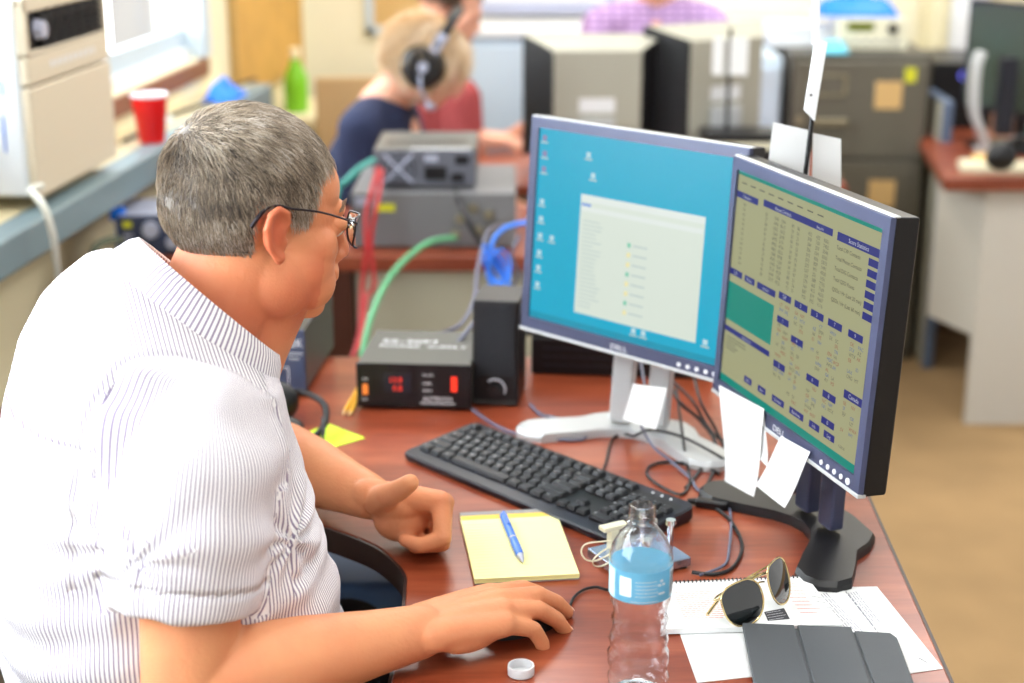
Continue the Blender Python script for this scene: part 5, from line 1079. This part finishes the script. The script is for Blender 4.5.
# ---------------------------------------------------------------- the man at the desk
def man():
    root = thing('person', 'grey-haired man in glasses and striped short-sleeved shirt working at the desk', 'person', (-.40, 1.64, 0))
    O = root.location
    def put(ob): ob.matrix_parent_inverse = Matrix.Translation(-O); return ob
    hy = R(29); ear = atd(283, 237, 1.60); HC = ear+Vector((-math.sin(hy), math.cos(hy), 0))*.084
    HM = Matrix.Translation(HC) @ Matrix.Rotation(hy, 4, 'Z') @ Matrix.Rotation(R(8), 4, 'Y') @ Matrix.Diagonal((.955, 1.0, 1.0, 1))
    by = R(24); f = Vector((math.cos(by), math.sin(by), 0)); l = Vector((-math.sin(by), math.cos(by), 0)); up = Vector((0, 0, 1)); P0 = Vector((-.385, 1.635, 0))
    SR = Vector((-.318, 1.475, 1.035)); ER = Vector((-.330, 1.402, .782)); WR = Vector((-.098, 1.508, .790))
    SL = Vector((-.43, 1.80, 1.035)); EL = Vector((-.350, 2.000, .812)); WLh = Vector((-.182, 1.835, .810))
    mb = MB(); head_shape(mb, HM)
    n0 = HM @ Vector((-.018, 0, -.045)); n1 = HM @ Vector((-.045, 0, -.115)); C7 = P0+f*.045+up*1.10
    mb.cap_chain([n0, n1, P0+f*.045+up*1.06], [.066, .067, .068], 28)
    mb.cap_chain([HM @ Vector((.02, 0, -.07)), HM @ Vector((-.005, 0, -.13)), P0+f*.06+up*1.02], [.054, .056, .06], 28)
    mb.cap_chain([P0+up*1.0, P0+up*.85, P0+up*.62], [.12, .14, .15], 28); mb.cap_chain([SR-up*.01, P0+f*.03+up*1.03, SL-up*.01], [.03, .05, .03], 24)
    for S, E_, W_, X_ in ((SR, ER, WR, None), (SL, EL, WLh, None)):
        mb.cap_chain([S-up*.03, S.lerp(E_, .55), E_], [.045, .054, .047], 28)
        mb.cap_chain([E_, E_.lerp(W_, .22), E_.lerp(W_, .5), E_.lerp(W_, .8), W_], [.047, .0515, .046, .035, .0295], 28)
    for s in (-1, 1):
        K_ = Vector((-.04, 1.52, .53)) if s < 0 else Vector((-.235, 2.05, .465)); h_ = P0+l*s*.1+up*.56; A_ = Vector((K_.x-.05, K_.y, .09)); mb.cap_chain([h_, K_, A_, A_+Vector((.15, .03, -.04))], [.08, .05, .04, .03], 20)
    Xr = (math.cos(R(31)), math.sin(R(31)), -.01); WR = WR+Vector((.004, 0, .004))
    tr, frr = hand(mb, WR, Xr, (-.45, .87, .12), (-.02, .12, -1), ((8, 22, 14), (8, 24, 14), (12, 26, 16), (20, 38, 20)), ((.55, .75, .3), (.85, .45, .3), (.95, .15, .25)), 1.06, spread=(5, 1, -3, -8))
    tl, frl = hand(mb, WLh, (.95, -.22, -.06), (0, -.75, .66), (0, -.62, -.75), ((74, 78, 38), (80, 86, 42), (84, 90, 42), (86, 90, 42)), ((.42, .86, .06), (.50, .70, -.02), (.48, .66, -.12)), 1.07, spread=(2, 1, -1, -3))
    Xl, Tl, Pl = frl; mb.ball(WLh+Xl*.046+Pl*.022-Tl*.004, (.036, .032, .028), 20)
    body = put(remesh(mb, 'body', 'skin', .0026, root, 9))
    me = body.data; co_ = co_array(me); inv = np.array(HM.inverted()); pl = co_ @ inv[:3, :3].T+inv[:3, 3]
    rud = np.zeros(len(co_)); dE = np.sqrt(((pl[:, 0]+.01)/.035)**2+((np.abs(pl[:, 1])-.088)/.02)**2+((pl[:, 2])/.045)**2); rud += .40*np.clip(1.3-dE, 0, 1)
    rud += .28*np.exp(-(((pl[:, 2]+.09)/.06)**2))*(pl[:, 0] < .06)*(np.abs(pl[:, 1]) < .15)*(co_[:, 2] > 1.0)
    rud += .22*np.exp(-(((pl[:, 0]-.06)/.03)**2+((pl[:, 2]+.03)/.04)**2))*(co_[:, 2] > 1.0); rud += .2*np.exp(-(((pl[:, 0]-.115)/.015)**2+((pl[:, 2]+.03)/.02)**2))
    at_ = me.attributes.new('ruddy', 'FLOAT', 'POINT'); at_.data.foreach_set('value', rud)
    mbn = MB()
    for tt, ff in ((tr, frr),):
        for i, (pts, d) in enumerate(tt[:4]):
            side = ff[1]; nrm = side.cross(d).normalized(); nrm = nrm if nrm.z > 0 else -nrm
            c = pts[-1]+nrm*.0068+d*.001; Mx = Matrix((d, side, nrm)).transposed().to_4x4(); Mx.translation = c
            mb = MB(); mb.ball((0, 0, 0), (.0058, .0048, .0017), 14); mb.v = [tuple(Mx @ Vector(v)) for v in mb.v]; put(mb.build('fingernail', 'nail', root))
    # hair
    def mask(p):
        x, y, z = p.x, abs(p.y), p.z
        if y > .066 and -.031 < x < .012 and z < .030: return -1      # ear
        if x < -.026: lim = -.026+.15*max(0, -x-.02)*0
        elif x < .012: lim = .034
        elif x < .034: lim = .012+.15*(x-.012)
        elif x < .048: lim = .018+(x-.034)*3.6
        else: lim = .068+(x-.048)*1.0
        if y < .03: lim = min(lim, .088) if x > .05 else lim
        if x > .048 and y < .05: lim = min(lim, .082)
        d = z-lim
        if x > .02 and x > .098: return -1
        return d
    wh = Vector((-.075, .0, .105))
    def flow(p):
        v = p-wh; v.y *= .8
        if p.z > .06: v = v+Vector((.05, -.01, 0))
        return v+Vector((0, 0, -.55*v.length))
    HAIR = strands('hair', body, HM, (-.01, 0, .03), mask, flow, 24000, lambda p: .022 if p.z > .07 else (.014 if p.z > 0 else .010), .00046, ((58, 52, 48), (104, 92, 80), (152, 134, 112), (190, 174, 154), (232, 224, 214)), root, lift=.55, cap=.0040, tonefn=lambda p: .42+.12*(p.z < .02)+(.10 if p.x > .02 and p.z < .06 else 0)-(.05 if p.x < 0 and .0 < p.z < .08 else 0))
    put(HAIR)
    # eyebrows
    for s in (-1, 1):
        mb = MB()
        for k in range(60):
            u = k/59; c = Vector((.098-.016*u**1.5, s*(.012+.034*u), .026+.006*math.sin(PI*u)-.004*u)); q = c+Vector((.004, s*.004, .003+.003*rng.random())); mb.tube([HM @ c, HM @ q], [.0006, .0002], 4)
        M.setdefault('brow', mat('brow_hair', (140, 120, 100), .6)); put(mb.build('eyebrow', 'brow', root))
    for s in (-1, 1):
        mb = MB(); mb.T = HM; mb.ball((.084, s*.032, .004), .0125, 24); eb = put(mb.build('eye', 'eye', root))
        mb = MB(); mb.T = HM; mb.ball((.0925, s*.032, .002), (.0048, .006, .006), 16); mb.build('iris', 'iris', eb)
        mb = MB(); mb.T = HM; mb.ball((.0845, s*.032, .0075), (.0145, .0165, .0105), 20); put(mb.build('eyelid', 'skin', root))
    # glasses
    def hl(x, y, z): return HM @ Vector((x, y, z))
    g = thing('glasses', None, None); g.parent = root; g.location = (0, 0, 0)
    if 'label' in g: del g['label']
    def gput(ob): ob.parent = g; ob.matrix_parent_inverse = Matrix.Translation(-O); return ob
    for s in (-1, 1):
        lens = [(-.025, .012), (-.010, .015), (.010, .0155), (.0235, .013), (.027, .002), (.023, -.012), (.010, -.017), (-.010, -.017), (-.022, -.012), (-.027, .0)]
        P_ = smoothpts([Vector((.112-.010*(abs(s*.034+y*s) > .05)-.22*max(0, abs(.034+y)-.02)**1.0*.5, s*(.034+y), z-.002)) for y, z in [(a_, b_*1.15+.004) for a_, b_ in lens]], 4, True)
        mb = MB(); mb.T = HM; mb.tube(P_, .0011, 8, closed=True); gput(mb.build('rim', 'spect', None))
        c = sum(P_, Vector())/len(P_); mb = MB(); mb.T = HM; mb.loft([P_, [c+(p-c)*.5+Vector((.0012, 0, 0)) for p in P_]], False); mb.f.append(tuple(range(len(P_), 2*len(P_)))); mb.m.append(0); gput(mb.build('lens', 'speclens', None, angle=80))
        mb = MB(); mb.T = HM; mb.tube(smoothpts([(.097, s*.062, .012), (.093, s*.0715, .015), (.080, s*.0765, .019), (.045, s*.0785, .027), (.010, s*.081, .030), (-.010, s*.082, .033), (-.024, s*.080, .026), (-.036, s*.078, .008)], 5), [.0014]*8+[.0012]*14+[.0016]*8+[.0024]*6, 8); gput(mb.build('temple_arm', 'spect', None))
    mb = MB(); mb.T = HM; mb.tube(smoothpts([(.110, -.009, .003), (.114, 0, .007), (.110, .009, .003)]), .0012, 8); gput(mb.build('bridge', 'spect', None))
    # shirt
    SEC = [(.54, -.02, .165, .16, .200, 0), (.62, -.015, .185, .180, .212, 0), (.70, -.012, .192, .190, .220, 0), (.78, -.010, .185, .195, .222, 0), (.86, -.008, .165, .194, .222, 0), (.94, -.003, .142, .186, .220, .03), (1.00, .003, .122, .176, .216, .10), (1.045, .010, .108, .162, .208, .22), (1.078, .020, .095, .145, .192, .36), (1.092, .022, .080, .122, .164, .52), (1.104, .030, .072, .100, .128, .75), (1.110, .036, .068, .082, .096, .92)]
    mb = MB(); mb.loft([ring(P0+f*o+up*z, f, l, up, a, b, w, tilt=tt) for z, o, a, b, w, tt in SEC])
    CR = Vector((-.338, 1.432, .858)); CL = SL.lerp(EL, .78)
    # rounded shoulders
    mb.ball(SR+Vector((-.010, .020, -.016)), (.084, .082, .080), 28); mb.ball(SL+Vector((0, -.01, -.012)), .08, 28)
    sleeve_loft(mb, [SR+l*.05+up*.0, SR+Vector((-.008, .004, -.04)), SR.lerp(CR, .55), CR], [.078, .084, .083, .078]); sleeve_loft(mb, [SL-l*.05, SL+up*-.04, SL.lerp(CL, .6), CL], [.078, .08, .078, .072])
    shirt = remesh(mb, 'shirt', 'skin', .0042, root, 14)
    me = shirt.data; co_ = co_array(me); no = no_array(me); n_ = len(co_)
    # armhole distance fields
    def seg(Pn, a, b):
        a = np.array(a); b = np.array(b); t = np.clip(((Pn-a) @ (b-a))/((b-a) @ (b-a)), 0, 1); return np.linalg.norm(Pn-(a+t[:, None]*(b-a)), axis=1), t
    fa, la = np.array(f), np.array(l)
    def region(Pn):
        rel = Pn-np.array(P0); lat = rel @ la; fw = rel @ fa; z = Pn[:, 2]
        arm = (lat < -.168-.10*np.clip(1.0-z, -.05, .1)) & (z > .80); dR, _ = seg(Pn, SR, CR); dv_ = np.array(CR)-np.array(SR); tu = ((Pn-np.array(SR)) @ dv_)/(dv_ @ dv_); armR = arm & (dR < np.where(tu < .3, .10, .0875)) & (tu < 1.04)
        dL, _ = seg(Pn, SL, CL); armL = (lat > .165) & (dL < .10) & (z > .78)
        yoke = (~armR) & (~armL) & (z > 1.045-.10*(fw < 0)*0+.02*np.clip(fw/.1, -1, 1)) & (np.abs(lat) > .0)
        return armR, armL, yoke, lat, fw, z
    armR, armL, yoke, lat, fw, z = region(co_)
    # cloth folds
    disp = np.zeros(n_); rel = co_-np.array(P0)
    nz = np.array([noise.noise(Vector(p)*7.0) for p in co_]); nz2 = np.array([noise.noise(Vector((p[0]*26, p[1]*26, p[2]*9))) for p in co_])
    disp += .0028*nz+.0014*nz2
    apR = np.array(SR)+np.array(l)*.02-fa*.085-np.array((0, 0, .10))
    for (cx_, dirz, ph_, amp, wl_) in ((apR, 1.0, .3, .0042, .030), ):
        v = co_-cx_; dd = np.linalg.norm(v, axis=1); ang = np.arctan2(v[:, 2], v @ (-fa)); disp += amp*np.exp(-(dd/.13)**2)*np.sin(ang*9+1.3)*np.clip(dd/.03, 0, 1)
    apF = np.array(SR)+np.array(l)*.03+fa*.085-np.array((0, 0, .13)); v = co_-apF; dd = np.linalg.norm(v, axis=1); ang = np.arctan2(v[:, 2], v @ fa); disp += .0045*np.exp(-(dd/.10)**2)*np.sin(ang*8)
    # waist folds: sagging diagonals on the near side and back
    u_ = np.arctan2(lat, -fw); disp += .0042*np.clip((.93-z)/.10, 0, 1)*np.sin((z*1.0+.045*np.cos(u_*1.5+.6)+.012*nz)*2*PI/.062)*(~armR)*(.6+.6*nz)
    # belly crease
    disp += -.008*np.exp(-((z-(.865+.12*(fw-.15)))/.010)**2)*(fw > .08)*(~armR)
    # sleeve folds
    t_ = (co_[:, 2]-.85)/.2; disp += armR*.0032*np.sin((co_[:, 2]*1.0+.25*(co_[:, 0]+.33)+.014*nz)*2*PI/.072)*np.clip(t_*2, 0, 1)
    # seams: armhole, yoke, cuff
    co2 = co_+no*disp[:, None]; me.vertices.foreach_set('co', co2.ravel()); me.update()
    # stripe coordinate per face corner
    nl = len(me.loops); vi = np.empty(nl, int); me.loops.foreach_get('vertex_index', vi)
    nf = len(me.polygons); ls = np.empty(nf, int); lt = np.empty(nf, int); me.polygons.foreach_get('loop_start', ls); me.polygons.foreach_get('loop_total', lt)
    ctr = np.empty(nf*3); me.polygons.foreach_get('center', ctr); ctr = ctr.reshape(-1, 3); fid = np.repeat(np.arange(nf), lt)
    aR, aL, yk, lt_, fw_, z_ = region(ctr); P_ = co_[vi]
    def tors(P_):
        rel = P_-np.array(P0); la_ = rel @ la; fw2 = rel @ fa; ang = np.arctan2(la_/.215, -(fw2)/.185); return ang*.20
    def arm(P_, a, b):
        a = np.array(a); b = np.array(b); d = (b-a)/np.linalg.norm(b-a); e1 = fa-d*(fa @ d); e1 /= np.linalg.norm(e1); e2 = np.cross(d, e1); v = P_-a; return np.arctan2(v @ e2, -(v @ e1))*.083
    def fix(val, fid, per):   # unwrap within a face
        base = np.zeros(nf); base[fid[::-1]] = val[::-1]; b = base[fid]; return val-np.round((val-b)/per)*per
    sT = fix(tors(P_), fid, 2*PI*.20); sA = fix(arm(P_, SR, CR), fid, 2*PI*.083); sB = fix(arm(P_, SL, CL), fid, 2*PI*.083); rel = P_-np.array(P0); sY = rel @ fa*1.0+.0
    st = np.where(aR[fid], sA, np.where(aL[fid], sB, np.where(yk[fid], sY+.9*0, sT)))
    dv = np.array((CR-SR).normalized()); tcuff = (co_-np.array(CR)) @ dv; hs_ = np.zeros(n_); g_ = lambda d, s: np.exp(-(d/s)**2)
    hs_ += g_(tcuff+.030, .004)*armR; thr = -.168-.10*np.clip(1.0-z, -.05, .1); hs_ += g_(lat-thr, .005)*(z > .88); hs_ += g_(z-(1.045+.02*np.clip(fw/.1, -1, 1)), .004)*(~armR)*(~armL)
    me.attributes.new('seam', 'FLOAT', 'POINT').data.foreach_set('value', hs_)
    at_ = me.attributes.new('stripe', 'FLOAT', 'CORNER'); at_.data.foreach_set('value', st)
    m = mat('striped_shirt', (240, 240, 244), .85, spec=.2, bump=.15, bscale=1200); nt = m.node_tree; b = nt.nodes['Principled BSDF']
    a_ = nt.nodes.new('ShaderNodeAttribute'); a_.attribute_name = 'stripe'
    mu = nt.nodes.new('ShaderNodeMath'); mu.operation = 'MULTIPLY'; mu.inputs[1].default_value = 2*PI/.0047
    sn = nt.nodes.new('ShaderNodeMath'); sn.operation = 'SINE'; rp = nt.nodes.new('ShaderNodeMapRange'); rp.inputs[1].default_value = .0; rp.inputs[2].default_value = .75
    mx = nt.nodes.new('ShaderNodeMix'); mx.data_type = 'RGBA'; mx.inputs[6].default_value = (*lin((244, 243, 244)), 1); mx.inputs[7].default_value = (*lin((140, 128, 152)), 1)
    nt.links.new(a_.outputs['Fac'], mu.inputs[0]); nt.links.new(mu.outputs[0], sn.inputs[0]); nt.links.new(sn.outputs[0], rp.inputs[0]); nt.links.new(rp.outputs[0], mx.inputs[0]); nt.links.new(mx.outputs[2], b.inputs['Base Color'])
    a2_ = nt.nodes.new('ShaderNodeAttribute'); a2_.attribute_name = 'seam'; b2_ = nt.nodes.new('ShaderNodeBump'); b2_.inputs['Distance'].default_value = .004; b2_.invert = True
    pb = [n for n in nt.nodes if n.type == 'BUMP' and n != b2_][0]; nt.links.new(a2_.outputs['Fac'], b2_.inputs['Height']); nt.links.new(b2_.outputs[0], pb.inputs['Normal'])
    me.materials.clear(); me.materials.append(m); M['shirt'] = m; put(shirt)
    # stitched cuff band
    mb = MB(); d = (CR-SR).normalized(); q = d.to_track_quat('Z', 'Y')
    # collar: band around the neck, standing at the back and folding over
    def collar_pt(a, r_off, z):
        c = Vector((-.347, 1.629, 1.103)); t_ = Vector((f.x*.70, f.y*.70, -.70))
        return c+t_*((.096+r_off)*math.cos(a))+l*((.079+r_off)*math.sin(a))+(up*.75+f*.5)*z
    n = 72; A0, A1 = R(14), R(346); rings = []
    prof = [(.000, -.004), (-.004, .024), (-.002, .034), (.006, .036), (.014, .026), (.024, .002), (.028, -.014), (.0245, -.015), (.018, .0), (.008, .022)]
    for k in range(n+1):
        a = A0+(A1-A0)*k/n; e_ = 1+.45*max(0, (abs(k/n-.5)-.36)/.14); rings.append([collar_pt(a, r_, z_*(e_ if z_ < .01 else 1)) for r_, z_ in prof])
    mb = MB(); mb.loft(rings, True); col = put(mb.build('collar', m, root, angle=60)); me = col.data
    vals = np.zeros(len(me.loops)); vi = [lp.vertex_index for lp in me.loops]; vals = np.array([(v//len(prof))/n*.50 for v in vi]); me.attributes.new('stripe', 'FLOAT', 'CORNER').data.foreach_set('value', vals)
    mb = MB(); p = collar_pt(R(300), .032, -.02); mb.cyl(p, p+(p-n1).normalized()*.002, .0052, n=20); put(mb.build('collar_button', 'buttonm', root))
    # trousers, shoes
    mb = MB(); hip = P0+up*.57-f*.02
    mb.cap_chain([hip+l*.09, hip-l*.09], [.135, .135], 24)
    feet = []
    for s, K_ in ((-1, Vector((-.04, 1.52, .535))), (1, Vector((-.245, 2.05, .475)))):
        A_ = Vector((K_.x-.05, K_.y, .09)); mb.cap_chain([hip+l*s*.1, hip.lerp(K_, .5)+l*s*.03, K_, K_.lerp(A_, .5), A_], [.115, .10, .078, .070, .060], 24); feet.append(A_)
    put(remesh(mb, 'trousers', 'navy', .008, root, 6))
    for A_ in feet:
        mb = MB(); mb.ball((0, 0, .045), (.06, .045, .045), 20); mb.ball((.10, 0, .033), (.10, .046, .034), 20); mb.box2((-.06, -.04, 0), (.19, .04, .02)); sh_ = remesh(mb, 'shoe', 'rubber', .006, root, 5); sh_.matrix_parent_inverse = Matrix.Translation(-O); sh_.location = (A_.x, A_.y, .0)
    return root
def office_chair(loc, rz, label, m='rubber', back=True, bh=.45):
    e = thing('office_chair', label, 'chair', loc, rz)
    mb = MB(); mb.prism(rr(.46, .46, .08), .40, .45); mb.build('seat', m, e, bevel=.018, seg=3)
    mb = MB(); mb.cyl((0, 0, .08), (0, 0, .40), .028); mb.build('gas_column', 'black', e)
    for k in range(5):
        a = 2*PI*k/5; mb = MB(); mb.cap_chain([(0, 0, .09), (.27*math.cos(a), .27*math.sin(a), .075)], [.025, .016], 10); lg = mb.build('leg', 'black', e)
        mb = MB(); mb.cyl((.27*math.cos(a), .27*math.sin(a)-.02, .03), (.27*math.cos(a), .27*math.sin(a)+.02, .03), .03, n=18); mb.build('caster', 'rubber', lg)
    mb = MB(); mb.box2((-.25, -.03, .38), (-.23, .03, .62)); mb.build('back_support', 'black', e)
    mb = MB(); mb.loft([[(-.275+.04*abs(y)/.2*0+x, y, z) for x, y in ((0, -.2), (.05, -.2), (.05, .2), (0, .2))] for z in (.52, .52+bh)]); mb.build('backrest', m, e, bevel=.018, seg=3)
    return e
man()
office_chair((-.475, 1.60, 0), R(20), 'dark office chair under the grey-haired man', bh=.22)
# ---------------------------------------------------------------- the people behind
def seated(label, hc, hyaw, hpitch, hroll, byaw, chest, sh_w, shirt_m, skin_m, arms, lean=(0, 0), hair=None, ears=True, sleeves=.6, trousers='navy'):
    """hc: head centre; chest: point between the shoulders; arms: list of (shoulder, elbow, wrist, handX, T, P)"""
    root = thing('person', label, 'person', (chest.x-lean[0], chest.y-lean[1], 0)); O = root.location
    def put(ob): ob.parent = root; ob.matrix_parent_inverse = Matrix.Translation(-O); return ob
    HM = Matrix.Translation(hc) @ Matrix.Rotation(hyaw, 4, 'Z') @ Matrix.Rotation(hpitch, 4, 'Y') @ Matrix.Rotation(hroll, 4, 'X') @ Matrix.Scale(.95, 4)
    f = Vector((math.cos(byaw), math.sin(byaw), 0)); l = Vector((-math.sin(byaw), math.cos(byaw), 0)); up = Vector((0, 0, 1)); hip = Vector((O.x, O.y, .55))
    mb = MB(); head_shape(mb, HM, ears, False)
    mb.cap_chain([HM @ Vector((-.02, 0, -.04)), HM @ Vector((-.03, 0, -.10)), chest+up*.03], [.052, .052, .07], 20); mb.cap_chain([chest-up*.05, hip], [.10, .11], 20)
    for A in arms:
        S, E_, W_ = A[:3]; mb.cap_chain([chest, S, S.lerp(E_, .5), E_], [.06, .046, .042, .036], 18); mb.cap_chain([E_, E_.lerp(W_, .3), W_], [.036, .038, .025], 18)
        hand(mb, W_, *A[3:6], ((25, 35, 20),)*4, ((.6, .7, .3), (.85, .4, .3), (.95, .15, .3)), .92, n=10)
    for s in (-1, 1): K_ = hip+f*.40+l*s*.12-up*.02; mb.cap_chain([hip+l*s*.08, K_, K_-up*.43, K_-up*.47+f*.12], [.07, .05, .04, .03], 16)
    body = put(remesh(mb, 'body', skin_m, .0048, root, 3))
    mb = MB(); c1 = chest; mb.loft([ring((hip).lerp(c1, t)+up*dz, f, l, up, a, b, w, 32) for t, dz, a, b, w in ((-.05, 0, .12, .12, .16), (.3, 0, .13, .12, .165), (.7, 0, .125, .115, .18), (.92, 0, .10, .10, .185), (1, .02, .08, .085, .16), (1, .055, .06, .065, .09))])
    for A in arms:
        S, E_, W_ = A[:3]; mb.cap_chain([chest.lerp(S, .5), S, S.lerp(E_, sleeves)], [.075, .064, .058], 20)
    put(remesh(mb, 'shirt', shirt_m, .008, root, 6))
    mb = MB(); mb.cap_chain([hip+l*.07, hip-l*.07], [.12, .12], 20)
    for s in (-1, 1): K_ = hip+f*.40+l*s*.12-up*.02; mb.cap_chain([hip+l*s*.08, K_, K_-up*.40], [.10, .07, .055], 18)
    put(remesh(mb, 'trousers', trousers, .012, root, 4))
    for s in (-1, 1): K_ = hip+f*.40+l*s*.12; mb = MB(); mb.cap_chain([Vector((K_.x, K_.y, .04)), Vector((K_.x, K_.y, .035))+f*.15], [.04, .035], 16); put(mb.build('shoe', 'rubber', root))
    return root, body, HM, put
# blonde operator with headphones
M['navytop'] = mat('navy_top', (34, 42, 72), .85); M['maroon'] = mat('maroon_shirt', (158, 66, 66), .85, bump=.1); M['denim'] = mat('denim', (60, 76, 110), .9)
M['lavender'] = mat('lavender_shirt', (196, 150, 205), .85)
def plaid(m, c1, c2, per):
    nt = m.node_tree; b = nt.nodes['Principled BSDF']; tc = nt.nodes.new('ShaderNodeTexCoord'); ck = nt.nodes.new('ShaderNodeTexBrick')
    ck.inputs['Scale'].default_value = per; ck.inputs['Color1'].default_value = (*lin(c1), 1); ck.inputs['Color2'].default_value = (*lin(c1), 1); ck.inputs['Mortar'].default_value = (*lin(c2), 1); ck.inputs['Mortar Size'].default_value = .06; ck.offset = 0
    mp = nt.nodes.new('ShaderNodeMapping'); mp.inputs['Rotation'].default_value = (R(90), 0, 0); nt.links.new(tc.outputs['Object'], mp.inputs[0]); nt.links.new(mp.outputs[0], ck.inputs['Vector']); nt.links.new(ck.outputs['Color'], b.inputs['Base Color'])
plaid(M['lavender'], (196, 164, 206), (150, 118, 168), 12)
hc = atd(424, 66, 4.05)+Vector((0, .07, 0)); ch = atd(384, 118, 4.15)
near = ch+Vector((-.045, -.165, -.005)); far = ch+Vector((.02, .165, -.01)); dn = (0, 0, -1)
blonde, body, HM, put = seated('blonde person in a navy top and headphones bending over beside the amplifiers', hc, R(2), R(34), 0, R(-8), ch, .36, 'navytop', 'skin2',
    [(near, near+Vector((-.02, .0, -.27)), near+Vector((.20, .07, -.24)), (1, .1, 0), (0, 1, 0), dn), (far, far+Vector((.08, .02, -.25)), far+Vector((.28, -.05, -.20)), (1, -.2, 0), (0, -1, 0), dn)], lean=(.17, 0), ears=True)
def lmask(p):
    x, y, z = p.x, abs(p.y), p.z
    if x > .05 and z < .07-(x-.05)*.3+y*.2: return -1
    return z+.06 if x < .05 else z-.05
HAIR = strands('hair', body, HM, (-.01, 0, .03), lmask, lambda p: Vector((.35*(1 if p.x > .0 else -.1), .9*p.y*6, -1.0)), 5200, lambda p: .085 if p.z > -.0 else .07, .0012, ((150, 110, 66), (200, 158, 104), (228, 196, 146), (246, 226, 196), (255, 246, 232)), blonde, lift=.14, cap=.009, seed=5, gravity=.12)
put(HAIR)
hp = thing('headphones', 'black and silver headphones worn by the blonde person', 'headphones', HM @ Vector((0, 0, .15))); O2 = hp.location.copy(); Hq = Matrix.Translation(-O2) @ HM
for s in (-1, 1):
    mb = MB(); mb.T = Hq; mb.cyl((-.005, s*.082, 0), (-.005, s*.100, 0), .058, .062, 28); mb.cyl((-.005, s*.100, 0), (-.005, s*.128, 0), .062, .046, 28); ec = mb.build('ear_cup', 'black', hp, bevel=.004)
    mb = MB(); mb.T = Hq; mb.cyl((-.005, s*.128, 0), (-.005, s*.131, 0), .014, .012, 24); mb.box2((-.018, s*.115, .04), (.008, s*.123, .105)); mb.build('yoke', 'silver', ec)
mb = MB(); mb.T = Hq; mb.tube(smoothpts([(-.005, -.112, .06), (-.005, -.104, .11), (-.003, -.06, .158), (0, 0, .172), (-.003, .06, .158), (-.005, .104, .11), (-.005, .112, .06)], 6), .013, 10); mb.build('headband', 'satin', hp)
mb = MB(); mb.T = Hq; mb.tube(smoothpts([(0, -.125, -.02), (.02, -.13, -.05), (.06, -.11, -.075)], 5), .004, 8); mb.ball((.07, -.10, -.08), (.016, .010, .010), 14); mb.build('microphone_boom', 'silver', hp)
office_chair((ch.x-.05, ch.y+.0, 0), R(-8), 'dark office chair under the blonde person', bh=.25)
# person in maroon
hc = atd(449, 8, 4.80); ch = atd(440, 92, 4.86); nr = ch+Vector((.07, -.15, -.0)); fr2 = ch+Vector((.03, .16, -.01)); w_ = atd(482, 137, 4.68)
mar, body, HM, put = seated('person in a maroon shirt seated at the far desk behind the blonde person', hc, R(-10), R(20), 0, R(-14), ch, .38, 'maroon', 'skin2',
    [(nr, nr+Vector((.02, -.03, -.22)), w_, (1, .1, -.1), (0, .9, .3), (0, .2, -1)), (fr2, fr2+Vector((.08, .0, -.25)), fr2+Vector((.28, -.03, -.10)), (1, -.2, 0), (0, -1, 0), dn)], ears=True, sleeves=.8)
HAIR = strands('hair', body, HM, (-.01, 0, .03), lambda p: (p.z-.02 if p.x < .03 else p.z-.075), lambda p: Vector((p.x+.07, p.y, -.05)), 2500, lambda p: .03, .0012, ((50, 34, 26), (88, 62, 44), (120, 90, 66)), mar, lift=.2, cap=.010, seed=8)
put(HAIR)
office_chair((ch.x, ch.y, 0), R(-14), 'dark office chair under the person in maroon', bh=.2)
# person in lavender plaid
ch = atd(655, 16, 5.30); hc = ch+Vector((0, -.10, .20)); a_ = ch+Vector((-.185, -.02, -.03)); b_ = ch+Vector((.18, -.02, -.02)); w_ = atd(752, 82, 5.02)
lav, body, HM, put = seated('person in a lavender plaid shirt at the far desk, face above the frame', hc, R(-95), R(28), 0, R(-92), ch, .38, 'lavender', 'skin2',
    [(a_, a_+Vector((-.04, -.10, -.22)), a_+Vector((.14, -.24, -.14)), (.6, -.7, 0), (.7, .7, 0), dn), (b_, atd(765, 112, 5.12), w_, (-.5, -.5, .6), (-.6, .3, .5), (-.3, .3, -.7))], sleeves=.75)
HAIR = strands('hair', body, HM, (-.01, 0, .03), lambda p: (p.z-.02 if p.x < .03 else p.z-.075), lambda p: Vector((p.x+.07, p.y, -.05)), 1500, lambda p: .03, .0012, ((70, 60, 54), (118, 104, 92), (160, 150, 138)), lav, lift=.2, cap=.010, seed=9)
put(HAIR)
office_chair((ch.x, ch.y+.02, 0), R(-92), 'dark office chair under the person in lavender', bh=.2)
# ================================================================ CAMERA
cam = bpy.data.cameras.new('camera'); co = bpy.data.objects.new('camera', cam); C.objects.link(co)
co.location = (0, 0, CZ); co.rotation_euler = (R(90)-TH, 0, 0)
cam.sensor_width = 36; cam.lens = F*36/1024; cam.clip_start = .05
cam.dof.use_dof = True; cam.dof.focus_distance = 1.76; cam.dof.aperture_fstop = 2.8
sc = bpy.context.scene; sc.camera = co
sc.view_settings.view_transform = 'Standard'; sc.view_settings.look = 'None'; sc.view_settings.gamma = 1; sc.view_settings.exposure = EXPO
try: sc.view_settings.use_curve_mapping = False
except Exception: pass
